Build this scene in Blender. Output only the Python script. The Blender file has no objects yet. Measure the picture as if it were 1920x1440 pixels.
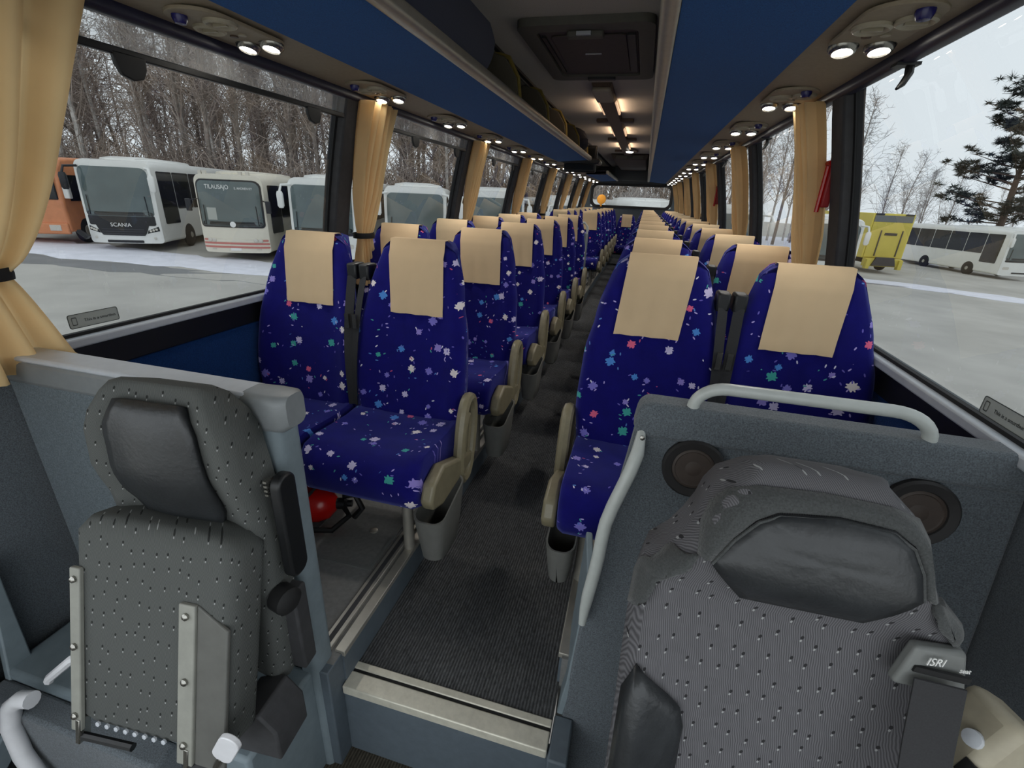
import bpy, math, random
from mathutils import Vector, Matrix
random.seed(7)
S = bpy.context.scene
COL = S.collection
PI = math.pi

# ---------------------------------------------------------------- camera
cam_d = bpy.data.cameras.new('camera'); cam = bpy.data.objects.new('camera', cam_d); COL.objects.link(cam)
RT = ((0.9646776, 0.1349400, -0.2262484), (0.2601796, -0.3534711, 0.8985348), (0.0412760, -0.9256616, -0.3760943))
CX, CZ = 0.385, 1.31
cam.matrix_world = Matrix(((RT[0][0], -RT[0][1], -RT[0][2], CX), (RT[1][0], -RT[1][1], -RT[1][2], 0.0),
                           (RT[2][0], -RT[2][1], -RT[2][2], CZ), (0, 0, 0, 1)))
cam_d.sensor_fit = 'HORIZONTAL'; cam_d.sensor_width = 36; cam_d.lens = 866.83 / 1920 * 36
cam_d.clip_start = 0.02; cam_d.clip_end = 600
S.camera = cam

# ---------------------------------------------------------------- world and exposure
W = bpy.data.worlds.new('world'); S.world = W; W.use_nodes = True
bg = W.node_tree.nodes['Background']
bg.inputs[0].default_value = (0.90, 0.95, 1.0, 1); bg.inputs[1].default_value = 1.18
S.view_settings.view_transform = 'Standard'; S.view_settings.look = 'None'
S.view_settings.gamma = 1.0; S.view_settings.use_curve_mapping = False
S.view_settings.exposure = 1.0
S.cycles.use_denoising = True
S.cycles.max_bounces = 10; S.cycles.diffuse_bounces = 6; S.cycles.transparent_max_bounces = 16
S.cycles.use_adaptive_sampling = True; S.cycles.adaptive_threshold = 0.03
S.cycles.caustics_reflective = False; S.cycles.caustics_refractive = False
S.cycles.sample_clamp_indirect = 4.0

# ---------------------------------------------------------------- materials
MATS = {}
class NT:
    def __init__(s, name):
        s.m = bpy.data.materials.new(name); s.m.use_nodes = True
        s.t = s.m.node_tree; s.n = s.t.nodes; s.l = s.t.links
        s.b = s.n['Principled BSDF']; s.out = s.n['Material Output']; MATS[name] = s.m
    def nd(s, t, **k):
        n = s.n.new(t)
        for a, v in k.items(): setattr(n, a, v)
        return n
    def lk(s, a, b): s.l.new(a, b)
    def math(s, op, a, b=None, c=None, clamp=False):
        n = s.nd('ShaderNodeMath', operation=op, use_clamp=clamp)
        for i, v in enumerate((a, b, c)):
            if v is None: continue
            if isinstance(v, (int, float)): n.inputs[i].default_value = v
            else: s.lk(v, n.inputs[i])
        return n.outputs[0]
    def mix(s, f, a, b):
        n = s.nd('ShaderNodeMix', data_type='RGBA')
        for i, v in ((0, f), (6, a), (7, b)):
            if isinstance(v, (int, float)): n.inputs[i].default_value = v
            elif isinstance(v, tuple): n.inputs[i].default_value = (*v[:3], 1)
            else: s.lk(v, n.inputs[i])
        return n.outputs[2]
    def set(s, **k):
        for a, v in k.items():
            i = s.b.inputs[a.replace('_', ' ')]
            if isinstance(v, (int, float)): i.default_value = v
            elif isinstance(v, tuple): i.default_value = (*v[:3], 1)
            else: s.lk(v, i)
    def coord(s, kind='Object'): return s.nd('ShaderNodeTexCoord').outputs[kind]
    def noise(s, vec, scale, detail=3, rough=.6):
        n = s.nd('ShaderNodeTexNoise'); n.inputs['Scale'].default_value = scale
        n.inputs['Detail'].default_value = detail; n.inputs['Roughness'].default_value = rough
        if vec is not None: s.lk(vec, n.inputs['Vector'])
        return n.outputs['Fac']
    def ramp(s, f, stops, interp='LINEAR'):
        n = s.nd('ShaderNodeValToRGB'); n.color_ramp.interpolation = interp
        e = n.color_ramp.elements
        while len(e) < len(stops): e.new(0.5)
        for i, (p, c) in enumerate(stops):
            e[i].position = p; e[i].color = (*c[:3], 1)
        s.lk(f, n.inputs[0]); return n.outputs[0]
    def bump(s, h, strength=.3, dist=.005):
        n = s.nd('ShaderNodeBump'); n.inputs['Strength'].default_value = strength
        n.inputs['Distance'].default_value = dist; s.lk(h, n.inputs['Height']); s.lk(n.outputs[0], s.b.inputs['Normal'])

def srgb(r, g, b):
    f = lambda c: (c / 255 / 12.92) if c <= 10 else ((c / 255 + .055) / 1.055) ** 2.4
    return (f(r), f(g), f(b))

def plain(name, c, rough=.5, metal=0.0, var=0.06, scale=30, bump=0.0, bs=200, spec=.5):
    k = NT(name); v = k.coord()
    n = k.noise(v, scale)
    a = tuple(x * (1 - var * 2) for x in c); b = tuple(min(1, x * (1 + var * 2)) for x in c)
    k.set(Base_Color=k.ramp(n, [(.25, a), (.75, b)]), Roughness=rough, Metallic=metal)
    k.b.inputs['Specular IOR Level'].default_value = spec
    if bump: k.bump(k.noise(v, bs, 2), bump, .004)
    return k.m

def fabric(name, c, var=.2, scale=260, rough=.95, sheen=.2):
    k = NT(name); v = k.coord()
    n1 = k.noise(v, scale, 2); n2 = k.noise(v, 9, 3)
    a = tuple(x * (1 - var) for x in c); b = tuple(x * (1 + var) for x in c)
    col = k.mix(n2, k.ramp(n1, [(.3, a), (.7, b)]), k.ramp(n1, [(.3, tuple(x * .92 for x in a)), (.7, tuple(x * 1.04 for x in b))]))
    k.set(Base_Color=col, Roughness=rough); k.b.inputs['Sheen Weight'].default_value = sheen
    k.b.inputs['Specular IOR Level'].default_value = .2
    k.bump(n1, .35, .003)
    return k.m

def splat():
    k = NT('seat_splatter_fabric')
    uv = k.nd('ShaderNodeUVMap').outputs[0]
    rnd = k.nd('ShaderNodeObjectInfo').outputs['Random']
    off = k.nd('ShaderNodeCombineXYZ'); k.lk(k.math('MULTIPLY', rnd, 31.7), off.inputs[0]); k.lk(k.math('MULTIPLY', rnd, 77.3), off.inputs[1])
    add = k.nd('ShaderNodeVectorMath', operation='ADD'); k.lk(uv, add.inputs[0]); k.lk(off.outputs[0], add.inputs[1])
    def layer(scale, randomness):
        sc = k.nd('ShaderNodeVectorMath', operation='SCALE'); k.lk(add.outputs[0], sc.inputs[0]); sc.inputs['Scale'].default_value = scale
        vo = k.nd('ShaderNodeTexVoronoi', voronoi_dimensions='2D'); vo.inputs['Scale'].default_value = 1.0
        vo.inputs['Randomness'].default_value = randomness; k.lk(sc.outputs[0], vo.inputs['Vector'])
        d = k.nd('ShaderNodeVectorMath', operation='SUBTRACT'); k.lk(sc.outputs[0], d.inputs[0]); k.lk(vo.outputs['Position'], d.inputs[1])
        xyz = k.nd('ShaderNodeSeparateXYZ'); k.lk(d.outputs[0], xyz.inputs[0])
        col = k.nd('ShaderNodeSeparateColor'); k.lk(vo.outputs['Color'], col.inputs[0])
        return vo.outputs['Distance'], k.math('ARCTAN2', xyz.outputs[1], xyz.outputs[0]), col.outputs[0], col.outputs[1], col.outputs[2], xyz.outputs[0], xyz.outputs[1]
    base = k.mix(k.noise(uv, 14), srgb(12, 8, 82), srgb(20, 18, 116))
    stops = [(0, srgb(206, 196, 230)), (.2, srgb(128, 120, 205)), (.38, srgb(235, 225, 225)), (.52, srgb(232, 105, 140)), (.62, srgb(150, 135, 210)), (.74, srgb(70, 170, 160)), (.87, srgb(80, 140, 215))]
    # big splats
    r, a, c1, c2, c3, dx, dy = layer(10.5, .95)
    R0 = k.math('MULTIPLY_ADD', c2, .11, .11)
    wob = k.math('MULTIPLY_ADD', k.math('COSINE', k.math('ADD', k.math('MULTIPLY', a, 7.0), k.math('MULTIPLY', k.math('SINE', k.math('MULTIPLY_ADD', a, 3.0, k.math('MULTIPLY', c1, 9.0))), 1.4))), .17, .84)
    m = k.math('LESS_THAN', r, k.math('MULTIPLY', R0, wob))
    m = k.math('MULTIPLY', m, k.math('LESS_THAN', c3, .86))
    col = k.mix(m, base, k.ramp(c1, stops, 'CONSTANT'))
    # flecks
    r2, a2, d1, d2, d3, ex, ey = layer(34, 1.0)
    th = k.math('MULTIPLY', d2, 6.283)
    ax = k.math('ADD', k.math('MULTIPLY', ex, k.math('COSINE', th)), k.math('MULTIPLY', ey, k.math('SINE', th)))
    ay = k.math('SUBTRACT', k.math('MULTIPLY', ey, k.math('COSINE', th)), k.math('MULTIPLY', ex, k.math('SINE', th)))
    e = k.math('ADD', k.math('POWER', k.math('MULTIPLY', ax, 4.6), 2.0), k.math('POWER', k.math('MULTIPLY', ay, 12.0), 2.0))
    fm = k.math('MULTIPLY', k.math('LESS_THAN', e, 1.0), k.math('LESS_THAN', d3, .42))
    fm = k.math('MULTIPLY', fm, k.math('LESS_THAN', r, .48))
    col = k.mix(fm, col, k.ramp(d1, [(0, srgb(180, 165, 225)), (.3, srgb(110, 100, 190)), (.55, srgb(220, 215, 235)), (.7, srgb(90, 130, 200)), (.82, srgb(80, 160, 160)), (.93, srgb(200, 90, 130))], 'CONSTANT'))
    k.set(Base_Color=col, Roughness=.9); k.b.inputs['Sheen Weight'].default_value = .3
    k.b.inputs['Sheen Tint'].default_value = (.35, .4, 1, 1); k.b.inputs['Specular IOR Level'].default_value = .15
    k.bump(k.noise(uv, 420, 2), .25, .002)
    return k.m

def driver_fabric(name, c, rib=1900):
    k = NT(name); v = k.coord()
    sp = k.nd('ShaderNodeSeparateXYZ'); k.lk(v, sp.inputs[0])
    xx = k.math('ADD', sp.outputs[0], k.math('MULTIPLY', sp.outputs[1], .8))
    blk = k.noise(v, 30, 1)
    wob = k.math('MULTIPLY', k.math('SUBTRACT', blk, .5), .008)
    st = k.math('MULTIPLY_ADD', k.math('SINE', k.math('MULTIPLY', k.math('ADD', xx, wob), rib)), .5, .5)
    def ticks(dz, rad):
        cb = k.nd('ShaderNodeCombineXYZ'); k.lk(k.math('MULTIPLY', k.math('ADD', xx, k.math('MULTIPLY', sp.outputs[2], -.35)), 34), cb.inputs[0])
        k.lk(k.math('MULTIPLY', k.math('ADD', sp.outputs[2], dz), 25), cb.inputs[1])
        vo = k.nd('ShaderNodeTexVoronoi', voronoi_dimensions='2D'); vo.inputs['Scale'].default_value = 1; vo.inputs['Randomness'].default_value = .55; k.lk(cb.outputs[0], vo.inputs['Vector'])
        return k.math('LESS_THAN', vo.outputs['Distance'], rad)
    dark = tuple(x * .62 for x in c); lite = tuple(x * 1.3 for x in c)
    cc = k.mix(st, dark, lite)
    cc = k.mix(ticks(-.006, .085), cc, tuple(x * .25 for x in c))
    k.set(Base_Color=k.mix(ticks(0, .055), cc, srgb(150, 151, 150)), Roughness=.92); k.b.inputs['Specular IOR Level'].default_value = .2
    k.bump(st, .15, .001)
    return k.m

def rib_carpet(name, c):
    k = NT(name); v = k.coord()
    sp = k.nd('ShaderNodeSeparateXYZ'); k.lk(v, sp.inputs[0])
    st = k.math('MULTIPLY_ADD', k.math('SINE', k.math('MULTIPLY', sp.outputs[0], 620)), .5, .5)
    mp = k.nd('ShaderNodeMapping'); mp.inputs['Scale'].default_value = (170, 55, 170); k.lk(v, mp.inputs[0])
    n = k.noise(mp.outputs[0], 1.0, 2); n2 = k.noise(v, 6, 4)
    f = k.math('MULTIPLY', k.math('MULTIPLY_ADD', st, .6, .4), n)
    col = k.ramp(f, [(.1, tuple(x * .35 for x in c)), (.3, c), (.6, tuple(x * 2.1 for x in c))])
    k.set(Base_Color=k.mix(n2, col, k.mix(.5, col, tuple(x * .5 for x in c))), Roughness=1.0); k.b.inputs['Specular IOR Level'].default_value = .1
    k.bump(f, .6, .006)
    return k.m

def glass(name, tint, refl=1.0):
    k = NT(name); k.n.remove(k.b)
    tr = k.nd('ShaderNodeBsdfTransparent'); tr.inputs[0].default_value = (*tint, 1)
    gl = k.nd('ShaderNodeBsdfGlossy'); gl.inputs['Roughness'].default_value = 0.0; gl.inputs[0].default_value = (1, 1, 1, 1)
    lw = k.nd('ShaderNodeLayerWeight'); lw.inputs[0].default_value = .5
    mx = k.nd('ShaderNodeMixShader'); k.lk(k.math('MULTIPLY', k.math('MULTIPLY_ADD', k.math('POWER', lw.outputs['Facing'], 5.0), .9, .05), refl), mx.inputs[0])
    k.lk(tr.outputs[0], mx.inputs[1]); k.lk(gl.outputs[0], mx.inputs[2]); k.lk(mx.outputs[0], k.out.inputs[0])
    return k.m

def veil(name, c, through):
    k = NT(name); k.set(Base_Color=c, Roughness=.9)
    tr = k.nd('ShaderNodeBsdfTransparent'); mx = k.nd('ShaderNodeMixShader'); mx.inputs[0].default_value = through
    k.lk(k.b.outputs[0], mx.inputs[1]); k.lk(tr.outputs[0], mx.inputs[2]); k.lk(mx.outputs[0], k.out.inputs[0])
    return k.m

def cloth(name, c, trans=.35):
    k = NT(name); v = k.coord(); n = k.noise(v, 5, 3)
    col = k.ramp(n, [(.25, tuple(x * .93 for x in c)), (.75, tuple(min(1, x * 1.05) for x in c))])
    k.set(Base_Color=col, Roughness=.9); k.b.inputs['Specular IOR Level'].default_value = .15
    k.bump(k.noise(v, 600, 1), .15, .001)
    tl = k.nd('ShaderNodeBsdfTranslucent'); k.lk(col, tl.inputs[0])
    mx = k.nd('ShaderNodeMixShader'); mx.inputs[0].default_value = trans
    k.lk(k.b.outputs[0], mx.inputs[1]); k.lk(tl.outputs[0], mx.inputs[2]); k.lk(mx.outputs[0], k.out.inputs[0])
    return k.m

def emit(name, c, s):
    k = NT(name); k.set(Base_Color=(.8, .8, .8), Emission_Color=c, Emission_Strength=s); return k.m

splat()
plain('seat_shell', srgb(40, 42, 52), .6)
cloth('headrest_cloth', srgb(222, 194, 156), .1)
cloth('curtain_cloth', srgb(236, 206, 156), .45)
fabric('blue_carpet', srgb(20, 86, 152), .28, 330, .95, .06)
fabric('wall_blue_carpet', srgb(20, 56, 108), .28, 330, .95, .06)
fabric('dark_blue_carpet', srgb(20, 34, 74), .28, 330)
fabric('grey_carpet', srgb(98, 108, 114), .30, 300)
fabric('slate_carpet', srgb(95, 101, 106), .34, 300)
fabric('ceiling_felt', srgb(186, 180, 166), .12, 260)
fabric('rack_lining', srgb(104, 98, 86), .12, 200)
plain('lamp_strip_plastic', srgb(150, 138, 118), .6, 0, .04, 60, .15)
plain('navy_rail', srgb(26, 28, 52), .45)
plain('aluminium', srgb(176, 172, 162), .38, .55, .04)
plain('bright_aluminium', srgb(214, 210, 194), .4, .25, .06, 40)
plain('grey_paint_tube', srgb(186, 190, 186), .32, 0, .03)
plain('olive_plastic', srgb(132, 124, 100), .4, 0, .06)
plain('grey_plastic', srgb(112, 114, 112), .55, 0, .04)
plain('bin_plastic', srgb(112, 112, 108), .55, 0, .04)
plain('light_trim', srgb(186, 190, 196), .4, 0, .03)
plain('black_plastic', srgb(20, 21, 23), .45)
plain('black_rubber', srgb(16, 16, 17), .75)
plain('post_grey', srgb(58, 58, 60), .7, 0, .1)
plain('vinyl_floor', srgb(118, 118, 116), .6, 0, .08, 60)
plain('panel_bluegrey', srgb(118, 130, 136), .55, 0, .06, 20)
plain('panel_cap', srgb(124, 128, 130), .45, 0, .04)
plain('step_vinyl', srgb(88, 98, 106), .55, 0, .06)
plain('leather', srgb(42, 44, 46), .42, 0, .1, 20, .25, 90)
plain('bracket_paint', srgb(142, 142, 134), .5, 0, .05)
plain('dark_bracket_paint', srgb(92, 92, 88), .5, 0, .05)
plain('white_paint', srgb(225, 225, 228), .3, 0, .02)
plain('steel', srgb(150, 148, 142), .25, .9, .05)
plain('belt_web', srgb(44, 44, 46), .85, 0, .1, 400)
plain('red_paint', srgb(196, 22, 18), .25, 0, .03)
plain('red_plastic', srgb(168, 40, 44), .45)
plain('yellow_divider', srgb(140, 122, 58), .7, 0, .1)
plain('yellow_disc', srgb(220, 150, 50), .6)
plain('brown_plastic', srgb(92, 74, 60), .5, 0, .1)
plain('beige_plastic', srgb(166, 158, 138), .5, 0, .05)
plain('speaker_cone', srgb(66, 56, 50), .6, 0, .1)
plain('speaker_rim', srgb(36, 34, 34), .6, 0, .1)
plain('knob_blue', srgb(32, 30, 96), .25)
plain('hatch_grey', srgb(78, 70, 66), .7, 0, .06)
plain('hatch_frame_paint', srgb(92, 90, 82), .6, 0, .05)
plain('jacket_cloth', srgb(24, 28, 44), .9, 0, .2, 12, .5, 20)
plain('sticker_grey', srgb(168, 172, 166), .5, 0, .02)
plain('print_dark', srgb(70, 74, 70), .6, 0, 0)
plain('print_white', srgb(235, 235, 232), .5, 0, 0)
driver_fabric('driver_fabric', srgb(94, 93, 96))
driver_fabric('jump_fabric', srgb(86, 88, 86), 2600)
fabric('dark_seat_cloth', srgb(70, 72, 72), .2, 300)
rib_carpet('aisle_carpet', srgb(80, 81, 82))
rib_carpet('entry_mat', srgb(70, 66, 58))
glass('tinted_glass', (.35, .366, .366), .6); glass('clear_glass', (.95, .96, .95))
veil('blind_mesh', srgb(205, 207, 207), .80)
emit('lamp_glow', (1.0, .95, .84), 14); emit('warm_glow', (1.0, .62, .36), .35)
# outside
plain('asphalt', srgb(178, 175, 168), .85, 0, .10, .35, .2, 30)
plain('dark_asphalt', srgb(128, 128, 128), .8, 0, .08, .8)
plain('snow', srgb(226, 226, 234), .9, 0, .05, 2, .4, 8)
plain('coach_white', srgb(232, 232, 228), .3, 0, .02, 2)
plain('coach_cream', srgb(222, 216, 200), .35, 0, .02, 2)
plain('coach_glass', srgb(92, 104, 104), .08, 0, .12, .7)
plain('coach_dark_glass', srgb(36, 38, 38), .08, 0, .12, .7)
plain('coach_black', srgb(30, 31, 33), .4, 0, .1)
plain('stripe_red', srgb(196, 120, 112), .4, 0, .03)
plain('orange_paint', srgb(214, 140, 96), .45, 0, .06, 3)
plain('tyre', srgb(28, 28, 28), .85)
plain('yellow_paint', srgb(226, 208, 90), .45, 0, .03, 2)
plain('yellow_door_paint', srgb(206, 188, 78), .45, 0, .03, 2)
plain('lamp_lens', srgb(205, 200, 190), .2, 0, .05)
plain('bark_grey', srgb(138, 128, 120), .95, 0, .25, 3)
plain('bark_birch', srgb(190, 184, 178), .95, 0, .25, 4)
plain('twig_brown', srgb(164, 150, 140), .95, 0, .2, 1)
plain('twig_grey', srgb(150, 145, 143), .95, 0, .2, 1)
plain('pine_needle', srgb(60, 66, 60), .9, 0, .25, 1)
plain('pine_bark', srgb(92, 78, 70), .95, 0, .2, 3)
plain('bus_shell', srgb(200, 200, 198), .4)

# ---------------------------------------------------------------- mesh helpers
class MB:
    def __init__(s): s.v = []; s.f = []; s.uv = {}
    def add(s, vs, fs, uvs=None):
        o = len(s.v); s.v += [tuple(p) for p in vs]; s.f += [tuple(i + o for i in f) for f in fs]
        if uvs:
            for i, w in enumerate(uvs): s.uv[o + i] = w
        return s
    def box(s, x0, x1, y0, y1, z0, z1, m=None):
        vs = [Vector((x, y, z)) for x in (x0, x1) for y in (y0, y1) for z in (z0, z1)]
        if m: vs = [m @ p for p in vs]
        return s.add(vs, [(0, 1, 3, 2), (4, 6, 7, 5), (0, 4, 5, 1), (2, 3, 7, 6), (0, 2, 6, 4), (1, 5, 7, 3)])
    def prism(s, pts, axis, a, b):
        n = len(pts); mk = {'x': lambda p, t: (t, p[0], p[1]), 'y': lambda p, t: (p[0], t, p[1]), 'z': lambda p, t: (p[0], p[1], t)}[axis]
        vs = [mk(p, a) for p in pts] + [mk(p, b) for p in pts]
        return s.add(vs, [tuple(range(n)), tuple(range(2 * n - 1, n - 1, -1))] + [(i, (i + 1) % n, n + (i + 1) % n, n + i) for i in range(n)])
    def loft(s, rings, caps=True, closed=True, uv=None):
        n = len(rings[0]); vs = [p for r in rings for p in r]; fs = []
        for j in range(len(rings) - 1):
            for i in range(n if closed else n - 1):
                k = (i + 1) % n
                fs.append((j * n + i, j * n + k, (j + 1) * n + k, (j + 1) * n + i))
        if caps: fs += [tuple(range(n)), tuple(range(len(vs) - 1, len(vs) - n - 1, -1))]
        return s.add(vs, fs, uv)
    def tube(s, path, r, n=10, closed=False):
        P = [Vector(p) for p in path]; rings = []; up = None
        for i, p in enumerate(P):
            if closed: t = P[(i + 1) % len(P)] - P[i - 1]
            else: t = P[min(i + 1, len(P) - 1)] - P[max(i - 1, 0)]
            t.normalize()
            if up is None: up = Vector((0, 0, 1)) if abs(t.z) < .9 else Vector((1, 0, 0))
            a = t.cross(up); a.normalize(); b = a.cross(t); b.normalize(); up = b
            rr = r[i] if isinstance(r, list) else r
            rx, ry = rr if isinstance(rr, (list, tuple)) else (rr, rr)
            rings.append([p + a * math.cos(q) * rx + b * math.sin(q) * ry for q in [2 * PI * j / n for j in range(n)]])
        if closed: rings.append(rings[0])
        return s.loft(rings, caps=not closed)
    def lathe(s, prof, o=(0, 0, 0), d=(0, 0, 1), n=20, caps=True):
        o = Vector(o); d = Vector(d).normalized(); u = d.orthogonal().normalized(); w = d.cross(u)
        rings = [[o + d * h + (u * math.cos(q) + w * math.sin(q)) * max(r, 1e-4) for q in [2 * PI * j / n for j in range(n)]] for r, h in prof]
        return s.loft(rings, caps)
    def patch(s, outline, yf, off, thick=0.02, rings=5, c=None):
        o2 = []
        for a, b in zip(outline, outline[1:] + outline[:1]):
            k = max(1, int(math.hypot(a[0] - b[0], a[1] - b[1]) / .22)); o2 += [(a[0] + (b[0] - a[0]) * i / k, a[1] + (b[1] - a[1]) * i / k) for i in range(k)]
        outline = o2
        n = len(outline); cx, cz = c or (sum(p[0] for p in outline) / n, sum(p[1] for p in outline) / n)
        vs = [(cx, yf(cx, cz) - off, cz)]; fs = []
        for k in range(1, rings + 1):
            t = k / rings
            for (x, z) in outline:
                X = cx + (x - cx) * t; Z = cz + (z - cz) * t; vs.append((X, yf(X, Z) - off, Z))
        for i in range(n): fs.append((0, 1 + i, 1 + (i + 1) % n))
        for k in range(rings - 1):
            for i in range(n):
                a = 1 + k * n + i; b = 1 + k * n + (i + 1) % n; fs.append((a, a + n, b + n, b))
        o = len(vs)
        for (x, z) in outline: vs.append((x, yf(x, z) - off + thick, z))
        for i in range(n):
            a = 1 + (rings - 1) * n + i; b = 1 + (rings - 1) * n + (i + 1) % n; fs.append((a, o + i, o + (i + 1) % n, b))
        return s.add(vs, fs)
    def mesh(s, name, smooth=True, ang=40):
        me = bpy.data.meshes.new(name); me.from_pydata(s.v, [], s.f); me.validate()
        if s.uv:
            u = me.uv_layers.new(name='UVMap')
            for l in me.loops: u.data[l.index].uv = s.uv.get(l.vertex_index, (0, 0))
        import bmesh
        bm = bmesh.new(); bm.from_mesh(me); bmesh.ops.recalc_face_normals(bm, faces=bm.faces); bm.to_mesh(me); bm.free()
        if smooth:
            me.polygons.foreach_set('use_smooth', [True] * len(me.polygons)); me.set_sharp_from_angle(angle=math.radians(ang))
        return me
    def build(s, name, mat, parent=None, bevel=0, seg=2, solid=0, sub=0, smooth=True, ang=40):
        me = s.mesh(name, smooth, ang); me.materials.append(MATS[mat])
        return mk(name, me, parent, bevel, seg, solid, sub)

def mk(name, me, parent=None, bevel=0, seg=2, solid=0, sub=0):
    o = bpy.data.objects.new(name, me); COL.objects.link(o)
    if parent: o.parent = parent
    if solid:
        m = o.modifiers.new('s', 'SOLIDIFY'); m.thickness = solid; m.offset = 0
    if bevel:
        m = o.modifiers.new('b', 'BEVEL'); m.width = bevel; m.segments = seg; m.limit_method = 'ANGLE'; m.angle_limit = math.radians(40)
    if sub:
        m = o.modifiers.new('u', 'SUBSURF'); m.levels = sub; m.render_levels = sub
    return o

def tag(o, label, cat, group=None, kind=None):
    if label: o['label'] = label
    if cat: o['category'] = cat
    if group: o['group'] = group
    if kind: o['kind'] = kind
    return o
def thing(name, label, cat, loc=(0, 0, 0), rz=0, group=None):
    o = bpy.data.objects.new(name, None); COL.objects.link(o); o.location = loc; o.rotation_euler = (0, 0, rz); o.empty_display_size = .1
    return tag(o, label, cat, group)
def struct(o): o['kind'] = 'structure'; return o
def dup(root, loc=None, rz=None, label=None, group=None):
    r = root.copy(); COL.objects.link(r)
    if loc is not None: r.location = loc
    if rz is not None: r.rotation_euler = (0, 0, rz)
    if label: r['label'] = label
    if group: r['group'] = group
    for ch in root.children:
        c = ch.copy(); COL.objects.link(c); c.parent = r
        for g in ch.children:
            d = g.copy(); COL.objects.link(d); d.parent = c
    return r
def text(name, body, size, mat, parent, M, extrude=.0006, align='LEFT'):
    cu = bpy.data.curves.new(name, 'FONT'); cu.body = body; cu.size = size; cu.extrude = extrude; cu.align_x = align
    t = bpy.data.objects.new(name + '_src', cu); COL.objects.link(t)
    me = bpy.data.meshes.new_from_object(t); bpy.data.objects.remove(t)
    me.name = name; me.materials.clear(); me.materials.append(MATS[mat]); me.transform(M)
    return mk(name, me, parent)
def rrect(x0, x1, z0, z1, r, n=5):
    if isinstance(r, (int, float)): r = (r,) * 4
    pts = []
    for (cx, cz, a0, rr) in ((x1, z1, 0, r[0]), (x0, z1, 90, r[1]), (x0, z0, 180, r[2]), (x1, z0, 270, r[3])):
        sx = -1 if cx == x1 else 1; sz = -1 if cz == z1 else 1
        for i in range(n + 1):
            a = math.radians(a0 + 90 * i / n); pts.append((cx + sx * rr + rr * math.cos(a), cz + sz * rr + rr * math.sin(a)))
    return pts
def lerp(a, b, t): return a + (b - a) * t
def interp(tab, t):
    for (a, va), (b, vb) in zip(tab, tab[1:]):
        if t <= b:
            q = (t - a) / (b - a) if b > a else 0
            q = max(0, min(1, q)); return va + (vb - va) * q
    return tab[-1][1]
def smoothi(tab, t):
    for (a, va), (b, vb) in zip(tab, tab[1:]):
        if t <= b:
            q = max(0, min(1, (t - a) / (b - a))); q = q * q * (3 - 2 * q); return va + (vb - va) * q
    return tab[-1][1]
ORD = ['first', 'second', 'third', 'fourth', 'fifth', 'sixth', 'seventh', 'eighth', 'ninth', 'tenth', 'eleventh', 'twelfth', 'thirteenth', 'fourteenth', 'fifteenth']

# ================================================================ COACH INTERIOR: structure
Y_END = 13.0; Y_FRONT = -1.3
PILLARS = [0.42, 2.29, 3.95, 5.62, 7.29, 8.96, 10.63, 12.3]
def wall_x(z):
    if z <= .85: return 1.235
    t = min(1, (z - .85) / .89); return 1.235 - .175 * t ** 1.4
AISLE = .325; ZA = -.12; ZL = -.43; YS = .857

# floors
m = MB().box(-AISLE, AISLE, YS, Y_END, ZA - .03, ZA); fl = struct(m.build('floor', 'aisle_carpet'))
m = MB().box(-1.22, -AISLE, .80, Y_END, -.5, 0); pl = m.build('seat_platform', 'vinyl_floor', fl)
m = MB().box(AISLE, 1.22, 1.02, Y_END, -.5, 0); m.build('seat_platform', 'vinyl_floor', fl)
m = MB().box(-1.22, 1.22, Y_FRONT, YS, ZL - .04, ZL); m.build('entry_floor', 'entry_mat', fl)
for sx in (-1, 1):
    y0 = .84 if sx < 0 else 1.03
    m = MB().box(sx * (AISLE - .008), sx * (AISLE + .002), y0, Y_END, ZA, -.012); m.build('platform_side', 'step_vinyl', fl)
    m = MB().box(sx * (AISLE - .012), sx * (AISLE + .022), y0, Y_END, -.012, .008); m.build('edge_rail', 'aluminium', fl, .002)
    m = MB().box(sx * (AISLE + .034), sx * (AISLE + .075), y0, Y_END, -.002, .012); m.build('seat_rail', 'aluminium', fl, .002)
    m = MB().box(sx * (AISLE + .046), sx * (AISLE + .062), y0, Y_END, .008, .0135); m.build('rail_slot', 'post_grey', fl)
m = MB().box(-.75, -.742, .85, 1.9, 0, .004); m.box(-.75, -.43, 1.16, 1.175, 0, .004); m.box(-.43, -.418, 1.16, 1.9, 0, .004); m.build('floor_hatch_edge', 'grey_plastic', fl)
m = MB().lathe([(.016, 0), (.016, .004), (.011, .005), (.0, .005)], (-.52, 1.36, 0)); m.build('floor_eyelet', 'aluminium', fl)
# step
MB().box(-.40, -AISLE + .002, .77, .85, ZL, -.001).build('step_cheek', 'step_vinyl', fl, .004)
st = MB().box(-AISLE, AISLE + .045, YS - .03, YS, ZL, ZA - .02).build('step_riser', 'step_vinyl', fl, .004)
m = MB().box(-AISLE + .005, AISLE, YS - .04, YS + .016, ZA - .028, ZA + .006); m.build('step_nosing', 'bright_aluminium', fl, .004)
m = MB().box(-AISLE + .005, AISLE, YS + .026, YS + .05, ZA - .02, ZA + .006); m.build('step_nosing', 'bright_aluminium', fl, .003)
m = MB().box(-AISLE + .005, AISLE, YS + .016, YS + .026, ZA - .02, ZA + .002); m.build('nosing_groove', 'black_rubber', fl)
m = MB().box(AISLE + .004, AISLE + .06, .80, .93, ZL, ZA + .0); m.build('step_cheek', 'step_vinyl', fl, .006)

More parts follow.
